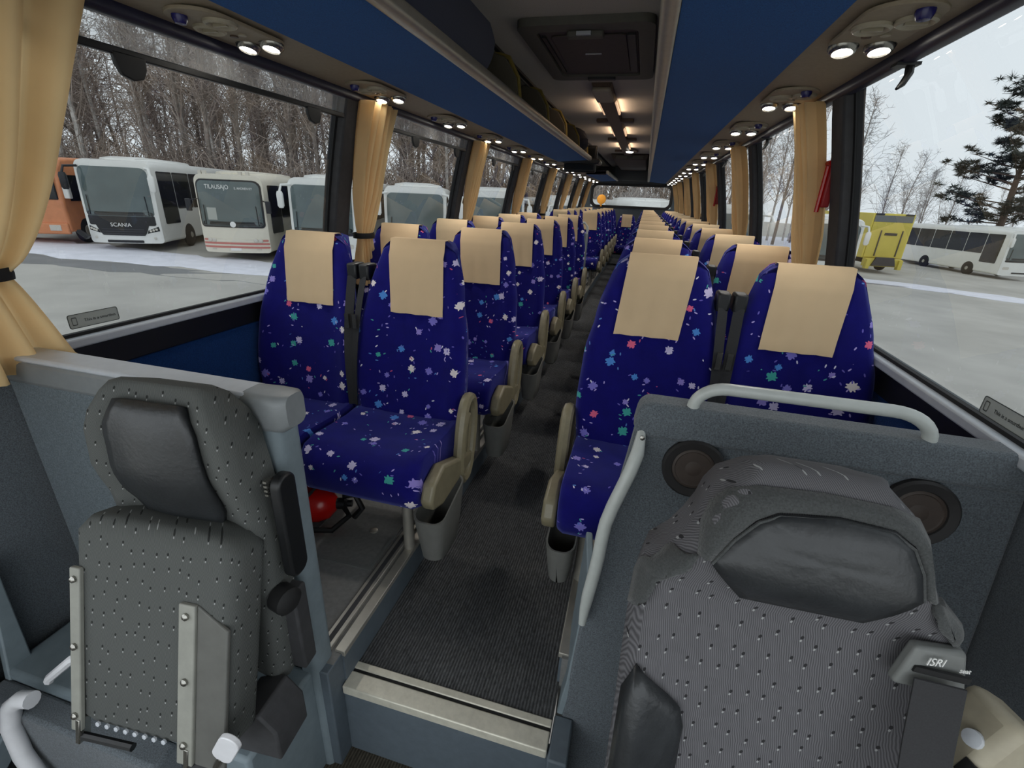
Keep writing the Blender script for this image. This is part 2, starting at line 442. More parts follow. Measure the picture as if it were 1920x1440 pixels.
# side walls: lower blue panel, black band, pale sill, posts, header
for side, sx in (('left', -1), ('right', 1)):
    yw = .36 if sx < 0 else .45
    wm = MB().box(sx * 1.246, sx * 1.27, yw, Y_END, -1.0, .86)
    wm.box(sx * 1.246, sx * 1.27, Y_FRONT, yw, -1.0, ZL if sx < 0 else .42)
    w = wm.build('wall_' + side, 'slate_carpet'); struct(w)
    ys_ = .84 if sx < 0 else 1.09
    MB().box(sx * 1.232, sx * 1.245, ys_, Y_END, .0, .74).build('blue_wall_panel', 'wall_blue_carpet', w, .006)
    MB().box(sx * 1.22, sx * 1.2455, ys_, Y_END, .745, .832).build('black_band', 'black_plastic', w, .004)
    MB().box(sx * 1.195, sx * 1.26, yw, Y_END, .834, .862).build('sill_strip', 'light_trim', w, .006)
    MB().box(sx * 1.222, sx * 1.238, yw, Y_END, .862, .872).build('glass_seal', 'black_rubber', w)
    # upper header (behind rack) to the roof
    prof = [(1.06, 1.74), (1.04, 1.86), (.98, 1.98), (.86, 2.08), (.78, 2.10), (.78, 2.14), (.9, 2.13), (1.06, 2.02), (1.10, 1.86), (1.10, 1.74)]
    MB().prism([(sx * a, b) for a, b in prof], 'y', Y_FRONT, Y_END).build('header_panel', 'rack_lining', w)
    # posts
    for i, y in enumerate(PILLARS):
        hw = .062
        ring = lambda z: [(sx * (wall_x(z) - .035), y - hw, z), (sx * (wall_x(z) - .035), y + hw, z), (sx * (wall_x(z) + .03), y + hw + .025, z), (sx * (wall_x(z) + .03), y - hw - .025, z)]
        MB().loft([ring(.85 + .91 * k / 8) for k in range(9)]).build('window_post', 'post_grey', w, .008)
        ring = lambda z: [(sx * (wall_x(z) - .004), y - hw - .03, z), (sx * (wall_x(z) - .004), y - hw + .005, z), (sx * (wall_x(z) + .004), y - hw + .005, z), (sx * (wall_x(z) + .004), y - hw - .03, z)]
        MB().loft([ring(.87 + .87 * k / 8) for k in range(9)]).build('window_gasket', 'black_rubber', w)
wn = 1
for sx in (-1, 1):
    edges = PILLARS + [Y_END]
    for a, b in zip(edges, edges[1:]):
        m = MB(); n = 8
        rings = []
        for k in range(n + 1):
            z = .862 + .885 * k / n; x = wall_x(z)
            rings.append([(sx * x, a, z), (sx * x, b, z)])
        o = m.loft(rings, False, False).build('window_%d' % wn, 'tinted_glass'); struct(o); wn += 1

for sx in (-1, 1):   # glazed entry door on the left, driver window on the right
    zb_ = ZL + .08 if sx < 0 else .45; ye = .36 if sx < 0 else .40
    pts = [(sx * 1.235, zb_), (sx * 1.235, .85), (sx * 1.06, 1.74)]
    o = MB().loft([[(x, Y_FRONT, z), (x, ye, z)] for x, z in pts], False, False).build('door_1' if sx < 0 else 'window_%d' % wn, 'clear_glass'); struct(o)
    if sx > 0: wn += 1
    for yy in ((-.5, .33) if sx < 0 else (-.4, .37)):
        MB().loft([[(x - sx * .03, yy - .03, z), (x - sx * .03, yy + .03, z), (x + sx * .01, yy + .03, z), (x + sx * .01, yy - .03, z)] for x, z in pts]).build('door_frame', 'black_plastic', o)
# ceiling
c = MB().box(-.80, .80, Y_FRONT, Y_END, 2.10, 2.13).build('ceiling', 'ceiling_felt'); struct(c)
for sx in (-1, 1):
    MB().box(sx * .55, sx * .575, 2.2, Y_END, 2.085, 2.101).build('dark_groove', 'black_plastic', c)
    MB().box(sx * .582, sx * .596, 2.2, Y_END, 2.082, 2.101).build('pale_groove_strip', 'grey_plastic', c)
# outer roof so that no sky leaks
MB().box(-1.22, 1.22, Y_FRONT - .1, Y_END + .1, 2.15, 2.2).build('roof_skin', 'bus_shell', c)
# rear wall
RW = 1.0
r = MB(); r.box(-1.22, 1.22, Y_END, Y_END + .06, -1.0, 1.16); r.box(-1.22, 1.22, Y_END, Y_END + .06, 1.70, 2.14)
r.box(-1.22, -RW, Y_END, Y_END + .06, 1.16, 1.70); r.box(RW, 1.22, Y_END, Y_END + .06, 1.16, 1.70)
rw = struct(r.build('wall_rear', 'slate_carpet'))
fr = rrect(-RW - .02, RW + .02, 1.14, 1.72, .16, 6); inn = rrect(-RW + .05, RW - .05, 1.20, 1.66, .12, 6)
n = len(fr); vs = [(p[0], Y_END - .015, p[1]) for p in fr] + [(p[0], Y_END - .015, p[1]) for p in inn] + [(p[0], Y_END + .03, p[1]) for p in inn]
MB().add(vs, [(i, (i + 1) % n, n + (i + 1) % n, n + i) for i in range(n)] + [(n + i, n + (i + 1) % n, 2 * n + (i + 1) % n, 2 * n + i) for i in range(n)]).build('rear_window_frame', 'black_plastic', rw)
o = MB().add([(-RW, Y_END + .02, 1.16), (RW, Y_END + .02, 1.16), (RW, Y_END + .02, 1.70), (-RW, Y_END + .02, 1.70)], [(0, 1, 2, 3)]).build('window_%d' % wn, 'tinted_glass'); struct(o); wn += 1
# front end: dash wall and windscreen
fw = struct(MB().box(-1.22, 1.22, Y_FRONT - .05, Y_FRONT, -1.0, -.05).build('wall_front', 'slate_carpet'))
MB().box(-1.22, 1.22, Y_FRONT - .05, Y_FRONT, 2.0, 2.14).build('windscreen_header', 'slate_carpet', fw)
o = MB().add([(-1.22, Y_FRONT - .04, -.05), (1.22, Y_FRONT - .04, -.05), (1.22, Y_FRONT - .04, 2.0), (-1.22, Y_FRONT - .04, 2.0)], [(0, 1, 2, 3)]).build('window_%d' % wn, 'clear_glass'); struct(o)

# lamp strips and curtain rails
for side, sx in (('left', -1), ('right', 1)):
    s_ = MB().prism([(sx * .77, 1.757), (sx * 1.035, 1.738), (sx * 1.035, 1.75), (sx * .77, 1.80)], 'y', Y_FRONT, Y_END).build('trim_%d' % (1 if sx < 0 else 2), 'lamp_strip_plastic'); struct(s_)
    k = MB().prism(rrect(min(sx * 1.022, sx * 1.072), max(sx * 1.022, sx * 1.072), 1.705, 1.752, .016, 3), 'y', Y_FRONT, Y_END).build('curtain_rail', 'navy_rail', s_)

# ================================================================ luggage racks
def rack(sx, y0, y1, label):
    t = thing('luggage_rack', label, 'luggage rack', (0, y0, 1.76)); L = y1 - y0
    m = MB().prism([(sx * .405, .015), (sx * .78, -.012), (sx * .80, .04), (sx * .405, .05)], 'y', 0, L); m.build('underside_panel', 'blue_carpet', t)
    e = rrect(min(sx * .352, sx * .408), max(sx * .352, sx * .408), .008, .062, .02, 4)
    m = MB().prism(e, 'y', 0, L); m.build('edge_rail', 'aluminium', t)
    m = MB().prism([(sx * .80, .03), (sx * 1.03, .01), (sx * 1.03, .03), (sx * .80, .05)], 'y', 0, L); m.build('shelf_floor', 'rack_lining', t)
    m = MB().box(sx * .405, sx * .80, -.0, .012, -.01, .06); m.build('end_cap', 'navy_rail', t)
    return t
rl = rack(-1, .55, 6.55, 'long blue carpeted luggage rack on the left with silver edge rail')
rl2 = rack(-1, 9.6, 12.95, 'short rear luggage rack on the left beyond the gap')
rr_ = rack(1, .55, 12.95, 'blue carpeted luggage rack running along the right side')
for sx, par, L in ((-1, rl, None), (1, rr_, None)):
    # rounded carpeted locker front near the camera
    pts = [(.0, .06), (1.80, .06)]
    for i in range(13):
        a = i / 12; pts.append((1.80 + .36 * math.sin(a * PI * .5) - .05 * max(0, a - .75) * 4, .06 + .28 * a))
    pts += [(.0, .34)]
    m = MB(); vs = []
    for off in (0, .03):
        for p in pts: vs.append((sx * (.40 + off + (p[1] - .06) * .28), p[0], p[1]))
    n = len(pts)
    m.add(vs, [tuple(range(n)), tuple(range(2 * n - 1, n - 1, -1))] + [(i, (i + 1) % n, n + (i + 1) % n, n + i) for i in range(n)])
    lid = m.build('locker_front', 'dark_blue_carpet', par)
    MB().tube([(sx * (.40 + (p[1] - .06) * .28), p[0], p[1]) for p in pts[1:15]], .006, 6).build('edge_piping', 'light_trim', lid)
    MB().lathe([(.0, 0), (.022, .002), (.022, .02), (.012, .035), (0, .036)], (sx * .425, 1.15, .20), (-sx, 0, .3), 12).build('lock_knob', 'black_plastic', lid)
for i, y in enumerate((2.55, 3.45, 4.35, 5.25, 6.1)):
    pts = [(-.42, .05), (-1.0, .05), (-1.0, .22), (-.86, .31), (-.62, .335), (-.52, .30), (-.45, .2)]
    dv_ = MB().prism(pts, 'y', y - .02, y + .02).build('shelf_divider', 'rack_lining', rl, .006)
    MB().tube([(-.42, y, .05), (-.44, y, .2), (-.50, y, .30), (-.62, y, .335)], .012, 6).build('divider_edge', 'yellow_divider', dv_)
for i, y in enumerate((3.0, 4.2, 5.4, 6.6, 7.8, 9.0, 10.2, 11.4)):
    pts = [(.42, .05), (1.0, .05), (1.0, .22), (.86, .31), (.62, .335), (.52, .30), (.45, .2)]
    MB().prism(pts, 'y', y - .02, y + .02).build('shelf_divider', 'rack_lining', rr_, .006)

# ================================================================ overhead lamp panels
def lamp_panel(sx, y, label, light):
    t = thing('reading_lamp_panel', label, 'reading lamp', (sx * .905, y, 1.743), 0, 'reading lamp panels over the seats')
    pl = [(x, q) for x, q in rrect(-.085, .085, -.30, .075, .08, 6)]
    MB().prism(pl, 'z', -.006, .004).build('plate', 'lamp_strip_plastic', t, .002)
    for k, dx in enumerate((-.045, .045)):
        d = Vector((dx * .4, -.25, -1)).normalized()
        h = MB().lathe([(.036, .012), (.038, -.0), (.033, -.008), (.026, -.010), (.026, 0)], (dx, .01, -.004), -d, 16)
        h = MB().lathe([(.030, -.01), (.038, .0), (.038, .008), (.031, .020), (.026, .022), (.024, .016)], (dx, .01, -.004), d, 16).build('lamp', 'steel', t)
        MB().lathe([(.0, .0175), (.0235, .017), (.0235, .012), (0, .012)], (dx, .01, -.004), d, 14).build('bulb', 'lamp_glow', h)
    for dx, dy in ((-.035, -.15), (.042, -.19)):
        n_ = MB().lathe([(.044, 0), (.044, .008), (.038, .012), (.030, .008), (.026, .003), (0, .004)], (dx, dy, -.005), (0, 0, -1), 18).build('air_nozzle', 'beige_plastic', t)
        MB().box(dx - .024, dx + .024, dy - .004, dy + .004, -.017, -.008).build('nozzle_vane', 'beige_plastic', n_)
    MB().lathe([(.02, 0), (.02, .01), (.014, .022), (0, .024)], (sx * .03, -.255, -.004), (0, 0, -1), 12).build('nozzle_knob', 'knob_blue', t)
    MB().lathe([(.012, 0), (.012, .005), (0, .006)], (-.02, -.075, -.005), (0, 0, -1), 10).build('button', 'brown_plastic', t)
    MB().lathe([(.012, 0), (.012, .005), (0, .006)], (.02, -.085, -.005), (0, 0, -1), 10).build('button', 'beige_plastic', t)
    return t
lp = None
for sx, side, y0, pitch, nn in ((-1, 'left', 1.53, .86, 14), (1, 'right', 1.73, .86, 14)):
    for i in range(nn):
        lab = 'overhead reading lamp panel with two lit spots, %s from the front on the %s' % (ORD[i], side)
        y = y0 + pitch * i
        if i == 0: o = lamp_panel(sx, y, lab, True); first = o
        else: o = dup(first, (sx * .905, y, 1.743), 0, lab)
        ld = bpy.data.lights.new('reading_light', 'SPOT'); ld.energy = 3.2; ld.color = (1, .95, .88); ld.spot_size = math.radians(120); ld.spot_blend = .8; ld.shadow_soft_size = .04
        lo = bpy.data.objects.new('reading_light', ld); COL.objects.link(lo); lo.parent = o; lo.location = (-sx * .04, 0, -.05); lo.rotation_euler = (-.15, sx * .42, 0)

# ================================================================ ceiling fittings
h = thing('roof_hatch', 'square roof escape hatch with grey frame above the front seats', 'hatch', (-.01, 3.16, 2.10))
out = rrect(-.33, .33, -.55, .55, .06, 4); inn = rrect(-.25, .25, -.45, .45, .04, 4); n = len(out)
m = MB(); vs = [(*p, 0) for p in out] + [(*p, -.035) for p in out] + [(*p, -.035) for p in inn] + [(*p, .0) for p in inn]
m.add(vs, [(k * n + i, k * n + (i + 1) % n, (k + 1) * n + (i + 1) % n, (k + 1) * n + i) for k in range(3) for i in range(n)]); m.build('frame', 'hatch_frame_paint', h)
MB().prism(rrect(-.245, .245, -.445, .445, .04, 4), 'z', -.022, -.004).build('panel', 'hatch_grey', h, .003)
MB().prism(rrect(-.19, .19, -.36, .36, .03, 4), 'z', -.03, -.022).build('inner_panel', 'hatch_grey', h, .003)
MB().box(-.09, .09, -.46, -.41, -.06, -.03).build('handle', 'hatch_frame_paint', h, .008)
MB().box(-.04, .03, -.475, -.46, -.055, -.04).build('handle_label', 'light_trim', h)
MB().box(-.045, .045, -.06, -.05, -.035, -.03).build('panel_label', 'light_trim', h)
MB().box(.195, .235, -.36, .36, -.032, -.022).build('side_gap', 'black_plastic', h)
MB().box(-.235, -.215, -.36, .36, -.032, -.022).build('side_gap', 'black_plastic', h)
MB().box(-.09, .09, .455, .50, -.05, -.03).build('latch', 'black_plastic', h, .004)
t = thing('ceiling_lamp_strip', 'brown ceiling lamp strip running back from the hatch', 'ceiling lamp', (-.04, 3.95, 2.10))
MB().prism([(-.075, 0), (-.06, -.035), (.06, -.035), (.075, 0)], 'y', 0, 7.6).build('housing', 'brown_plastic', t)
MB().box(-.07, .07, -.02, .42, -.06, -.03).build('front_cover', 'beige_plastic', t, .015)
for k, y in enumerate((1.6, 3.2, 4.8, 6.4)):
    MB().box(-.19, .19, y, y + .12, -.03, .0).build('cross_bracket', 'brown_plastic', t, .006)
for k, y in enumerate((.9, 2.5, 4.1)):
    for sx in (-1, 1):
        g = MB().box(sx * .062, sx * .078, y - .3, y + .3, -.03, -.012).build('side_tube', 'warm_glow', t)
        ld = bpy.data.lights.new('ceiling_glow', 'AREA'); ld.shape = 'RECTANGLE'; ld.size = .6; ld.size_y = .02; ld.energy = .32; ld.color = (1, .70, .48)
        lo = bpy.data.objects.new('ceiling_glow', ld); COL.objects.link(lo); lo.parent = t; lo.location = (sx * .085, y, -.03); lo.rotation_euler = (0, sx * -1.9, PI / 2 * 0)
        lo.rotation_euler = Vector((sx * .8, 0, .35)).to_track_quat('-Z', 'Y').to_euler()
t = thing('rear_ceiling_light', 'small lit ceiling lamp above the rear seats', 'ceiling lamp', (.02, 8.6, 2.09))
MB().lathe([(.10, 0), (.10, -.02), (.07, -.035), (.06, -.03)], n=18).build('ring', 'steel', t)
MB().lathe([(.062, -.028), (.05, -.045), (0, -.05)], n=16).build('bulb', 'lamp_glow', t)
t = thing('rear_ceiling_housing', 'dark ceiling housing with a small number plate above the back row', 'ceiling panel', (.0, 9.4, 2.10))
MB().prism([(-.34, 0), (-.30, -.10), (.30, -.10), (.34, 0)], 'y', 0, 3.2).build('housing', 'hatch_grey', t, .02)
MB().box(-.24, .24, -.02, 0, -.085, -.03).build('front_plate', 'hatch_frame_paint', t, .004)
MB().box(-.05, .05, -.026, -.02, -.08, -.04).build('clock_plate', 'black_plastic', t)
MB().box(-.44, .44, 12.6 - 9.4, 12.65 - 9.4, -.32, 0).build('rear_panel', 'slate_carpet', t)
# dropped monitor and jacket at the break of the left rack
t = thing('video_monitor', 'black fold-down monitor hanging at the end of the left rack', 'monitor', (-.55, 6.75, 2.1))
MB().box(-.05, .05, -.03, .03, -.16, 0).build('arm', 'black_plastic', t, .01)
MB().box(-.18, .24, -.04, .04, -.46, -.14).build('case', 'black_plastic', t, .02)
MB().box(-.17, .21, -.046, -.04, -.43, -.18).build('screen', 'coach_dark_glass', t)
MB().prism([(-.18, -.36), (.28, -.36), (.30, -.33), (.28, -.30), (-.18, -.30)], 'y', -.16, .22).build('tray', 'black_plastic', t, .01)
j = MB(); rings = []
for k in range(9):
    a = k / 8; y = 6.0 + .5 * a; w = .20 * math.sin(PI * (a * .86 + .07)) + .03; hh = .15 * math.sin(PI * (a * .86 + .07)) + .02
    rings.append([(-.60 + w * math.cos(q) * (1 + .15 * math.sin(3 * q + k)), y, 1.955 + hh * (math.sin(q) + .3 * math.sin(2 * q + k * .8) * .5)) for q in [2 * PI * i / 14 for i in range(14)]])
tag(j.loft(rings).build('rolled_jacket', 'jacket_cloth'), 'dark navy jacket stuffed at the end of the left rack', 'jacket')

# ================================================================ passenger seats
def back_w(v): return smoothi([(0, .235), (.25, .25), (.50, .243), (.72, .215), (.88, .19), (.96, .165), (1, .125)], v)
def back_pt(v):  # centre line of the front face (y, z), local to seat
    z = .40 + .722 * v; y = .43 + .155 * v + .03 * math.sin(PI * v) * -.6; return y, z
def back_front(u, v):
    y, z = back_pt(v); w = back_w(v); x = w * u
    bol = .038 * max(0, (abs(u) - .55) / .45) ** 1.5 * smoothi([(0, .6), (.3, 1), (.6, .7), (.85, .1), (1, 0)], v)
    rnd = .05 * max(0, (abs(u) - .84) / .16) ** 2
    top = .05 * max(0, (v - .93) / .07) ** 2
    return Vector((x, y - .045 - bol + rnd + top + .012 * math.cos(u * PI * .5) * smoothi([(0, 0), (.3, 1), (.7, .3), (1, 0)], v), z))
NB = 18
def seat_back_mesh():
    m = MB(); rings = []; uvs = []
    us = [-1, -.94, -.86, -.72, -.55, -.35, -.12, .12, .35, .55, .72, .86, .94, 1]
    for k in range(NB + 1):
        v = k / NB if k < NB - 2 else (1 - (NB - k) * .022)
        ring = []; y, z = back_pt(v); w = back_w(v); th = lerp(.095, .055, v)
        for u in us:
            p = back_front(u, v); ring.append(p); uvs.append((p.x, v * .76))
        for u in (.97, .7, 0, -.7, -.97):
            p = Vector((w * u, y + th - .03 - (.03 if abs(u) > .9 else 0) - .03 * max(0, (v - .93) / .07), z)); ring.append(p); uvs.append((p.x + .6, v * .76))
        rings.append(ring)
    ym = sum(p.y for p in rings[-1]) / len(rings[-1])
    rings.append([Vector((p.x * .9, lerp(p.y, ym, .6), p.z + .010)) for p in rings[-1]]); uvs += uvs[-len(us) - 5:]
    m.loft(rings, uv=uvs); me = m.mesh('backrest', ang=70); me.materials.append(MATS['seat_splatter_fabric']); return me
def cushion_mesh():
    prof = [(.44, .30), (.47, .40), (.40, .432), (.30, .425), (.18, .432), (.08, .44), (.02, .43), (-.015, .40), (-.022, .35), (-.012, .30), (.0, .275), (.05, .265), (.25, .27)]
    L = [0]
    for a, b in zip(prof, prof[1:]): L.append(L[-1] + math.hypot(a[0] - b[0], a[1] - b[1]))
    m = MB(); rings = []; uvs = []
    xs = [-.235, -.228, -.21, -.17, -.1, 0, .1, .17, .21, .228, .235]; sc = [.86, .95, 1, 1, 1, 1, 1, 1, 1, .95, .86]
    for x, s_ in zip(xs, sc):
        ring = []
        for i, (y, z) in enumerate(prof):
            b = .016 * max(0, (abs(x) - .13) / .1) if z > .41 else 0
            if abs(x) > .229: b -= .012
            ring.append((x, .22 + (y - .22) * s_, .35 + (z - .35) * s_ + b)); uvs.append((x, L[i] + 1.3))
        rings.append(ring)
    m.loft(rings, uv=uvs); me = m.mesh('cushion', ang=60); me.materials.append(MATS['seat_splatter_fabric']); return me
def antimac_mesh(skew=0, seed=0):
    rg = random.Random(seed); m = MB(); vs = []; nu, nv = 10, 16; fs = []
    ph = rg.random() * 6
    for j in range(nv + 1):
        t = j / nv
        for i in range(nu + 1):
            u = -1 + 2 * i / nu; X = .115 * u * (1 + .05 * t)
            if t < .72:   # front drop, bottom to top
                v = .625 + (t / .72) * .35
                w = back_w(v); p = back_front(max(-.99, min(.99, (X + skew * (1 - v)) / w)), v); p.y -= .007 + .005 * math.sin(u * 9 + ph) * (1 - t / .72) + (.0025 if j < 2 else 0)
            else:
                a = (t - .72) / .28; y, z = back_pt(1.0)
                if a < .5: p = Vector((X, y - .052 + .085 * (a / .5), z + .008 + .006 * math.sin(a * 2 * PI)))
                else: p = Vector((X, y + .034, z + .006 - .18 * (a - .5) / .5))
                p.x = X + skew * .0
            vs.append(p)
    for j in range(nv):
        for i in range(nu): fs.append((j * (nu + 1) + i, j * (nu + 1) + i + 1, (j + 1) * (nu + 1) + i + 1, (j + 1) * (nu + 1) + i))
    m.add(vs, fs); me = m.mesh('headrest_cover', ang=80); me.materials.append(MATS['headrest_cloth']); return me
ME_BACK = seat_back_mesh(); ME_CUSH = cushion_mesh()
ME_COVER = {s_: antimac_mesh(s_ * .07, 3 + s_) for s_ in (-1, 0, 1)}
def me_of(mb, mat, name): me = mb.mesh(name); me.materials.append(MATS[mat]); return me
def oval(cy, cz, a, b, tilt, x, n=26):
    r = []
    for i in range(n):
        q = 2 * PI * i / n; p = (abs(math.cos(q)) ** .8 * math.copysign(1, math.cos(q)) * a, abs(math.sin(q)) ** .8 * math.copysign(1, math.sin(q)) * b)
        r.append((x, cy + p[0] * math.cos(tilt) - p[1] * math.sin(tilt), cz + p[0] * math.sin(tilt) + p[1] * math.cos(tilt)))
    return r
ME_ARM, ME_SIDE, ME_BELT, ME_GUIDE, ME_BUCK, ME_HINGE = {}, {}, {}, {}, {}, {}
for s_ in (-1, 1):   # s_ = +1: part on the +x side of the seat
    x = s_ * .272
    m = MB().tube(oval(.375, .375, .175, .070, math.radians(78), x), (.0235, .021), 8, True)
    ME_ARM[s_] = me_of(m, 'olive_plastic', 'armrest')
    m = MB().tube(oval(.38, .37, .105, .022, math.radians(78), x), .012, 6, True); ME_HINGE[s_] = me_of(m, 'olive_plastic', 'armrest_inset')
    m = MB(); pr = [(.02, .27), (.0, .31), (.03, .37), (.12, .40), (.30, .33), (.42, .30), (.42, .25), (.1, .24)]
    m.prism(pr, 'x', s_ * .240, s_ * .288); ME_SIDE[s_] = me_of(m, 'olive_plastic', 'side_cover')
    m = MB(); rings = []
    for k in range(11):
        v = .80 - .74 * k / 10; y, z = back_pt(v); cx = s_ * lerp(.222, .246, k / 10); yy = y - .05 - .02 * math.sin(PI * k / 10)
        rings.append([(cx - .017, yy - .006 * s_, z), (cx + .017, yy + .006 * s_, z), (cx + .017, yy + .006 * s_ + .003, z), (cx - .017, yy - .006 * s_ + .003, z)])
    m.loft(rings); ME_BELT[s_] = me_of(m, 'belt_web', 'seat_belt')
    y, z = back_pt(.82); m = MB().box(s_ * .198, s_ * .243, y - .055, y + .02, z - .03, z + .035); ME_GUIDE[s_] = me_of(m, 'black_plastic', 'belt_guide')
    y, z = back_pt(.56); m = MB().box(s_ * .222, s_ * .240, y - .085, y - .072, z - .03, z + .03); ME_BUCK[s_] = me_of(m, 'steel', 'belt_tongue')
ME_LEG = me_of(MB().tube([(0, .10, 0), (0, .10, .28)], .021, 12), 'aluminium', 'leg')
ME_FRAME = me_of(MB().box(-.23, .23, .08, .40, .235, .272), 'post_grey', 'seat_frame')
def place_seat(x, y, inner, aisle, label, leg=True):
    """inner: side on which the belt hangs; aisle: side of the armrest or 0"""
    t = thing('passenger_seat', label, 'seat', (x, y, 0), 0, 'blue splatter patterned passenger seats')
    def p(name, me, par=t, bevel=0): return mk(name, me, par, bevel)
    b = p('backrest', ME_BACK); p('cushion', ME_CUSH); p('headrest_cover', ME_COVER[0 if aisle == 0 and abs(x) < .3 else (1 if x < 0 else -1)])
    p('seat_frame', ME_FRAME)
    if inner:
        s_ = p('seat_belt', ME_BELT[inner]); p('belt_guide', ME_GUIDE[inner], s_, .008); p('belt_tongue', ME_BUCK[inner], s_)
    if aisle:
        a = p('armrest', ME_ARM[aisle]); p('armrest_inset', ME_HINGE[aisle], a); p('side_cover', ME_SIDE[aisle], t, .012)
    l = p('leg', ME_LEG); l.location.x = (aisle or -1) * .14 if aisle else 0
    l2 = p('leg', ME_LEG); l2.location = ((aisle or -1) * .14 if aisle else 0, .24, 0)
    return t
SX_A, SX_W = .475, .972
PITCH = .80; Y0 = 1.215
for r_ in range(14):
    y = Y0 + PITCH * r_
    if r_ not in (6, 7):
        k = r_ if r_ < 6 else r_
        pos = ORD[r_] if r_ < 6 else ORD[r_ - 2]
        place_seat(-SX_A, y, -1, 1, 'blue splatter-print aisle seat with beige headrest cloth, %s row from the front on the left' % pos)
        place_seat(-SX_W, y, 1, 0, 'blue splatter-print window seat with beige headrest cloth, %s row from the front on the left' % pos)
    yr = y + .04
    place_seat(SX_A, yr, 1, -1, 'blue splatter-print aisle seat with beige headrest cloth, %s row from the front on the right' % ORD[r_])
    place_seat(SX_W, yr, -1, 0, 'blue splatter-print window seat with beige headrest cloth, %s row from the front on the right' % ORD[r_])
o = place_seat(0.0, Y0 + PITCH * 13 + .02, 0, 0, 'single blue seat in the middle of the back row facing the aisle'); o.location.z = -.12
# bins
def bin_(sx, y, label):
    t = thing('waste_bin', label, 'waste bin', (sx * (.225 if sx < 0 else .262), y, .0 if sx < 0 else .05), 0, 'grey waste bins beside the aisle seats')
    rings = []
    kz = 1 if sx < 0 else .82
    for z, a, b in ((.0, .036, .085), (.012, .045, .10), (.12, .055, .115), (.225, .062, .128)):
        z *= kz; a *= kz; b *= kz
        rings.append([(p[0], p[1], z + (.03 * (p[1] / b + .3) if z > .15 else 0)) for p in rrect(-a, a, -b, b, .04, 4)])
    inner = [[(p[0] * .90, p[1] * .94, p[2]) for p in r] for r in rings[::-1][:3]]
    MB().loft(rings + inner).build('tub', 'bin_plastic', t)
    m = MB().box(-sx * .0 + sx * .055, sx * .075, -.02, .02, .19, .27); m.build('hook', 'grey_plastic', t, .004)
    return t
bL = None
for sx, side in ((-1, 'left'), (1, 'right')):
    base = None
    for r_ in range(8):
        if sx < 0 and r_ in (6, 7): continue
        lab = 'grey plastic waste bin hung at the aisle side of the %s row on the %s' % (ORD[r_], side)
        y = Y0 + PITCH * r_ + (.15 if sx < 0 else .12)
        if base is None: base = bin_(sx, y, lab)
        else: dup(base, (sx * (.225 if sx < 0 else .262), y, 0 if sx < 0 else .05), 0, lab)
# stair partition at the middle door on the left
t = thing('stair_partition', 'low grey panel at the middle stairwell on the left', 'partition', (-.75, 7.0, 0))
MB().box(-.44, .40, -.015, .015, 0, .86).build('panel', 'panel_bluegrey', t, .01)
MB().tube([(.38, 0, 0), (.38, 0, .95), (.34, 0, 1.0), (-.42, 0, 1.0)], .016).build('rail', 'grey_paint_tube', t)
t = thing('rear_sign', 'round yellow disc standing at the rear window', 'sign', (-.72, Y_END - .1, 1.16))
MB().lathe([(0, -.012), (.11, -.012), (.115, 0), (.11, .012), (0, .012)], (0, 0, .17), (0, 1, 0), 24).build('disc', 'yellow_disc', t)
MB().box(-.02, .02, -.01, .01, 0, .08).build('foot', 'yellow_disc', t)

# ================================================================ curtains and blinds
def curtain(sx, yc, label, wt=.30, ztop=1.715, ztie=1.07, zbot=.80, lean=0, amp=.033, wtie=.10, wbot=.21, pleats=6, ty=0, by=0, name='curtain', inset=.075, nv=44, tie=True):
    t = thing(name, label, 'curtain', (0, yc, zbot), 0, 'beige pleated curtains')
    m = MB(); nu = pleats * 10; vs = []; fs = []
    rg = random.Random(int(yc * 100) + sx)
    phs = [rg.uniform(-.7, .7) for _ in range(pleats + 2)]; am = [rg.uniform(.6, 1.2) for _ in range(pleats + 2)]
    for j in range(nv + 1):
        z = ztop + (zbot - ztop) * j / nv
        if z > ztie:
            q = (z - ztie) / (ztop - ztie); w = wtie + (wt - wtie) * (q ** .55); cy = ty + (lean - ty) * q ** .7
        else:
            q = (ztie - z) / max(1e-6, ztie - zbot); w = wtie + (wbot - wtie) * q ** .8; cy = ty + (by - ty) * q
        g = min(1, abs(z - ztie) / .22)
        for i in range(nu + 1):
            u = i / nu; kf = u * pleats; ki = int(min(kf, pleats - 1)); fr_ = kf - ki
            A = amp * lerp(am[ki], am[ki + 1], fr_) * (.65 + .55 * g)
            ph = lerp(phs[ki], phs[ki + 1], fr_)
            off = A * math.sin(kf * 2 * PI + ph + .6 * (1 - q)) + .01 * math.sin(u * PI * 2 + z * 5)
            x = wall_x(z) - inset + off
            vs.append((sx * x, cy + (u - .5) * w + .004 * math.cos(kf * 2 * PI), z - zbot + (.012 * math.sin(u * 7 + yc) if j == nv else 0)))
    for j in range(nv):
        for i in range(nu): fs.append((j * (nu + 1) + i, j * (nu + 1) + i + 1, (j + 1) * (nu + 1) + i + 1, (j + 1) * (nu + 1) + i))
    m.add(vs, fs); m.build('cloth', 'curtain_cloth', t, ang=180)
    if tie:
        ring = []
        for i in range(24):
            q = 2 * PI * i / 24; ring.append((sx * (wall_x(ztie) - inset + (amp * 1.25 + .012) * math.cos(q)), ty + (wtie * .5 + .014) * math.sin(q), ztie - zbot))
        MB().tube(ring, (.004, .017), 6, True).build('tie_strap', 'black_rubber', t)
    return t
curtain(-1, .60, 'large beige curtain in the left foreground tied with a black strap', wt=.72, ztop=1.72, ztie=1.085, zbot=.825, lean=.10, wtie=.24, wbot=.48, ty=.07, by=.06, pleats=6, amp=.03, inset=.10)
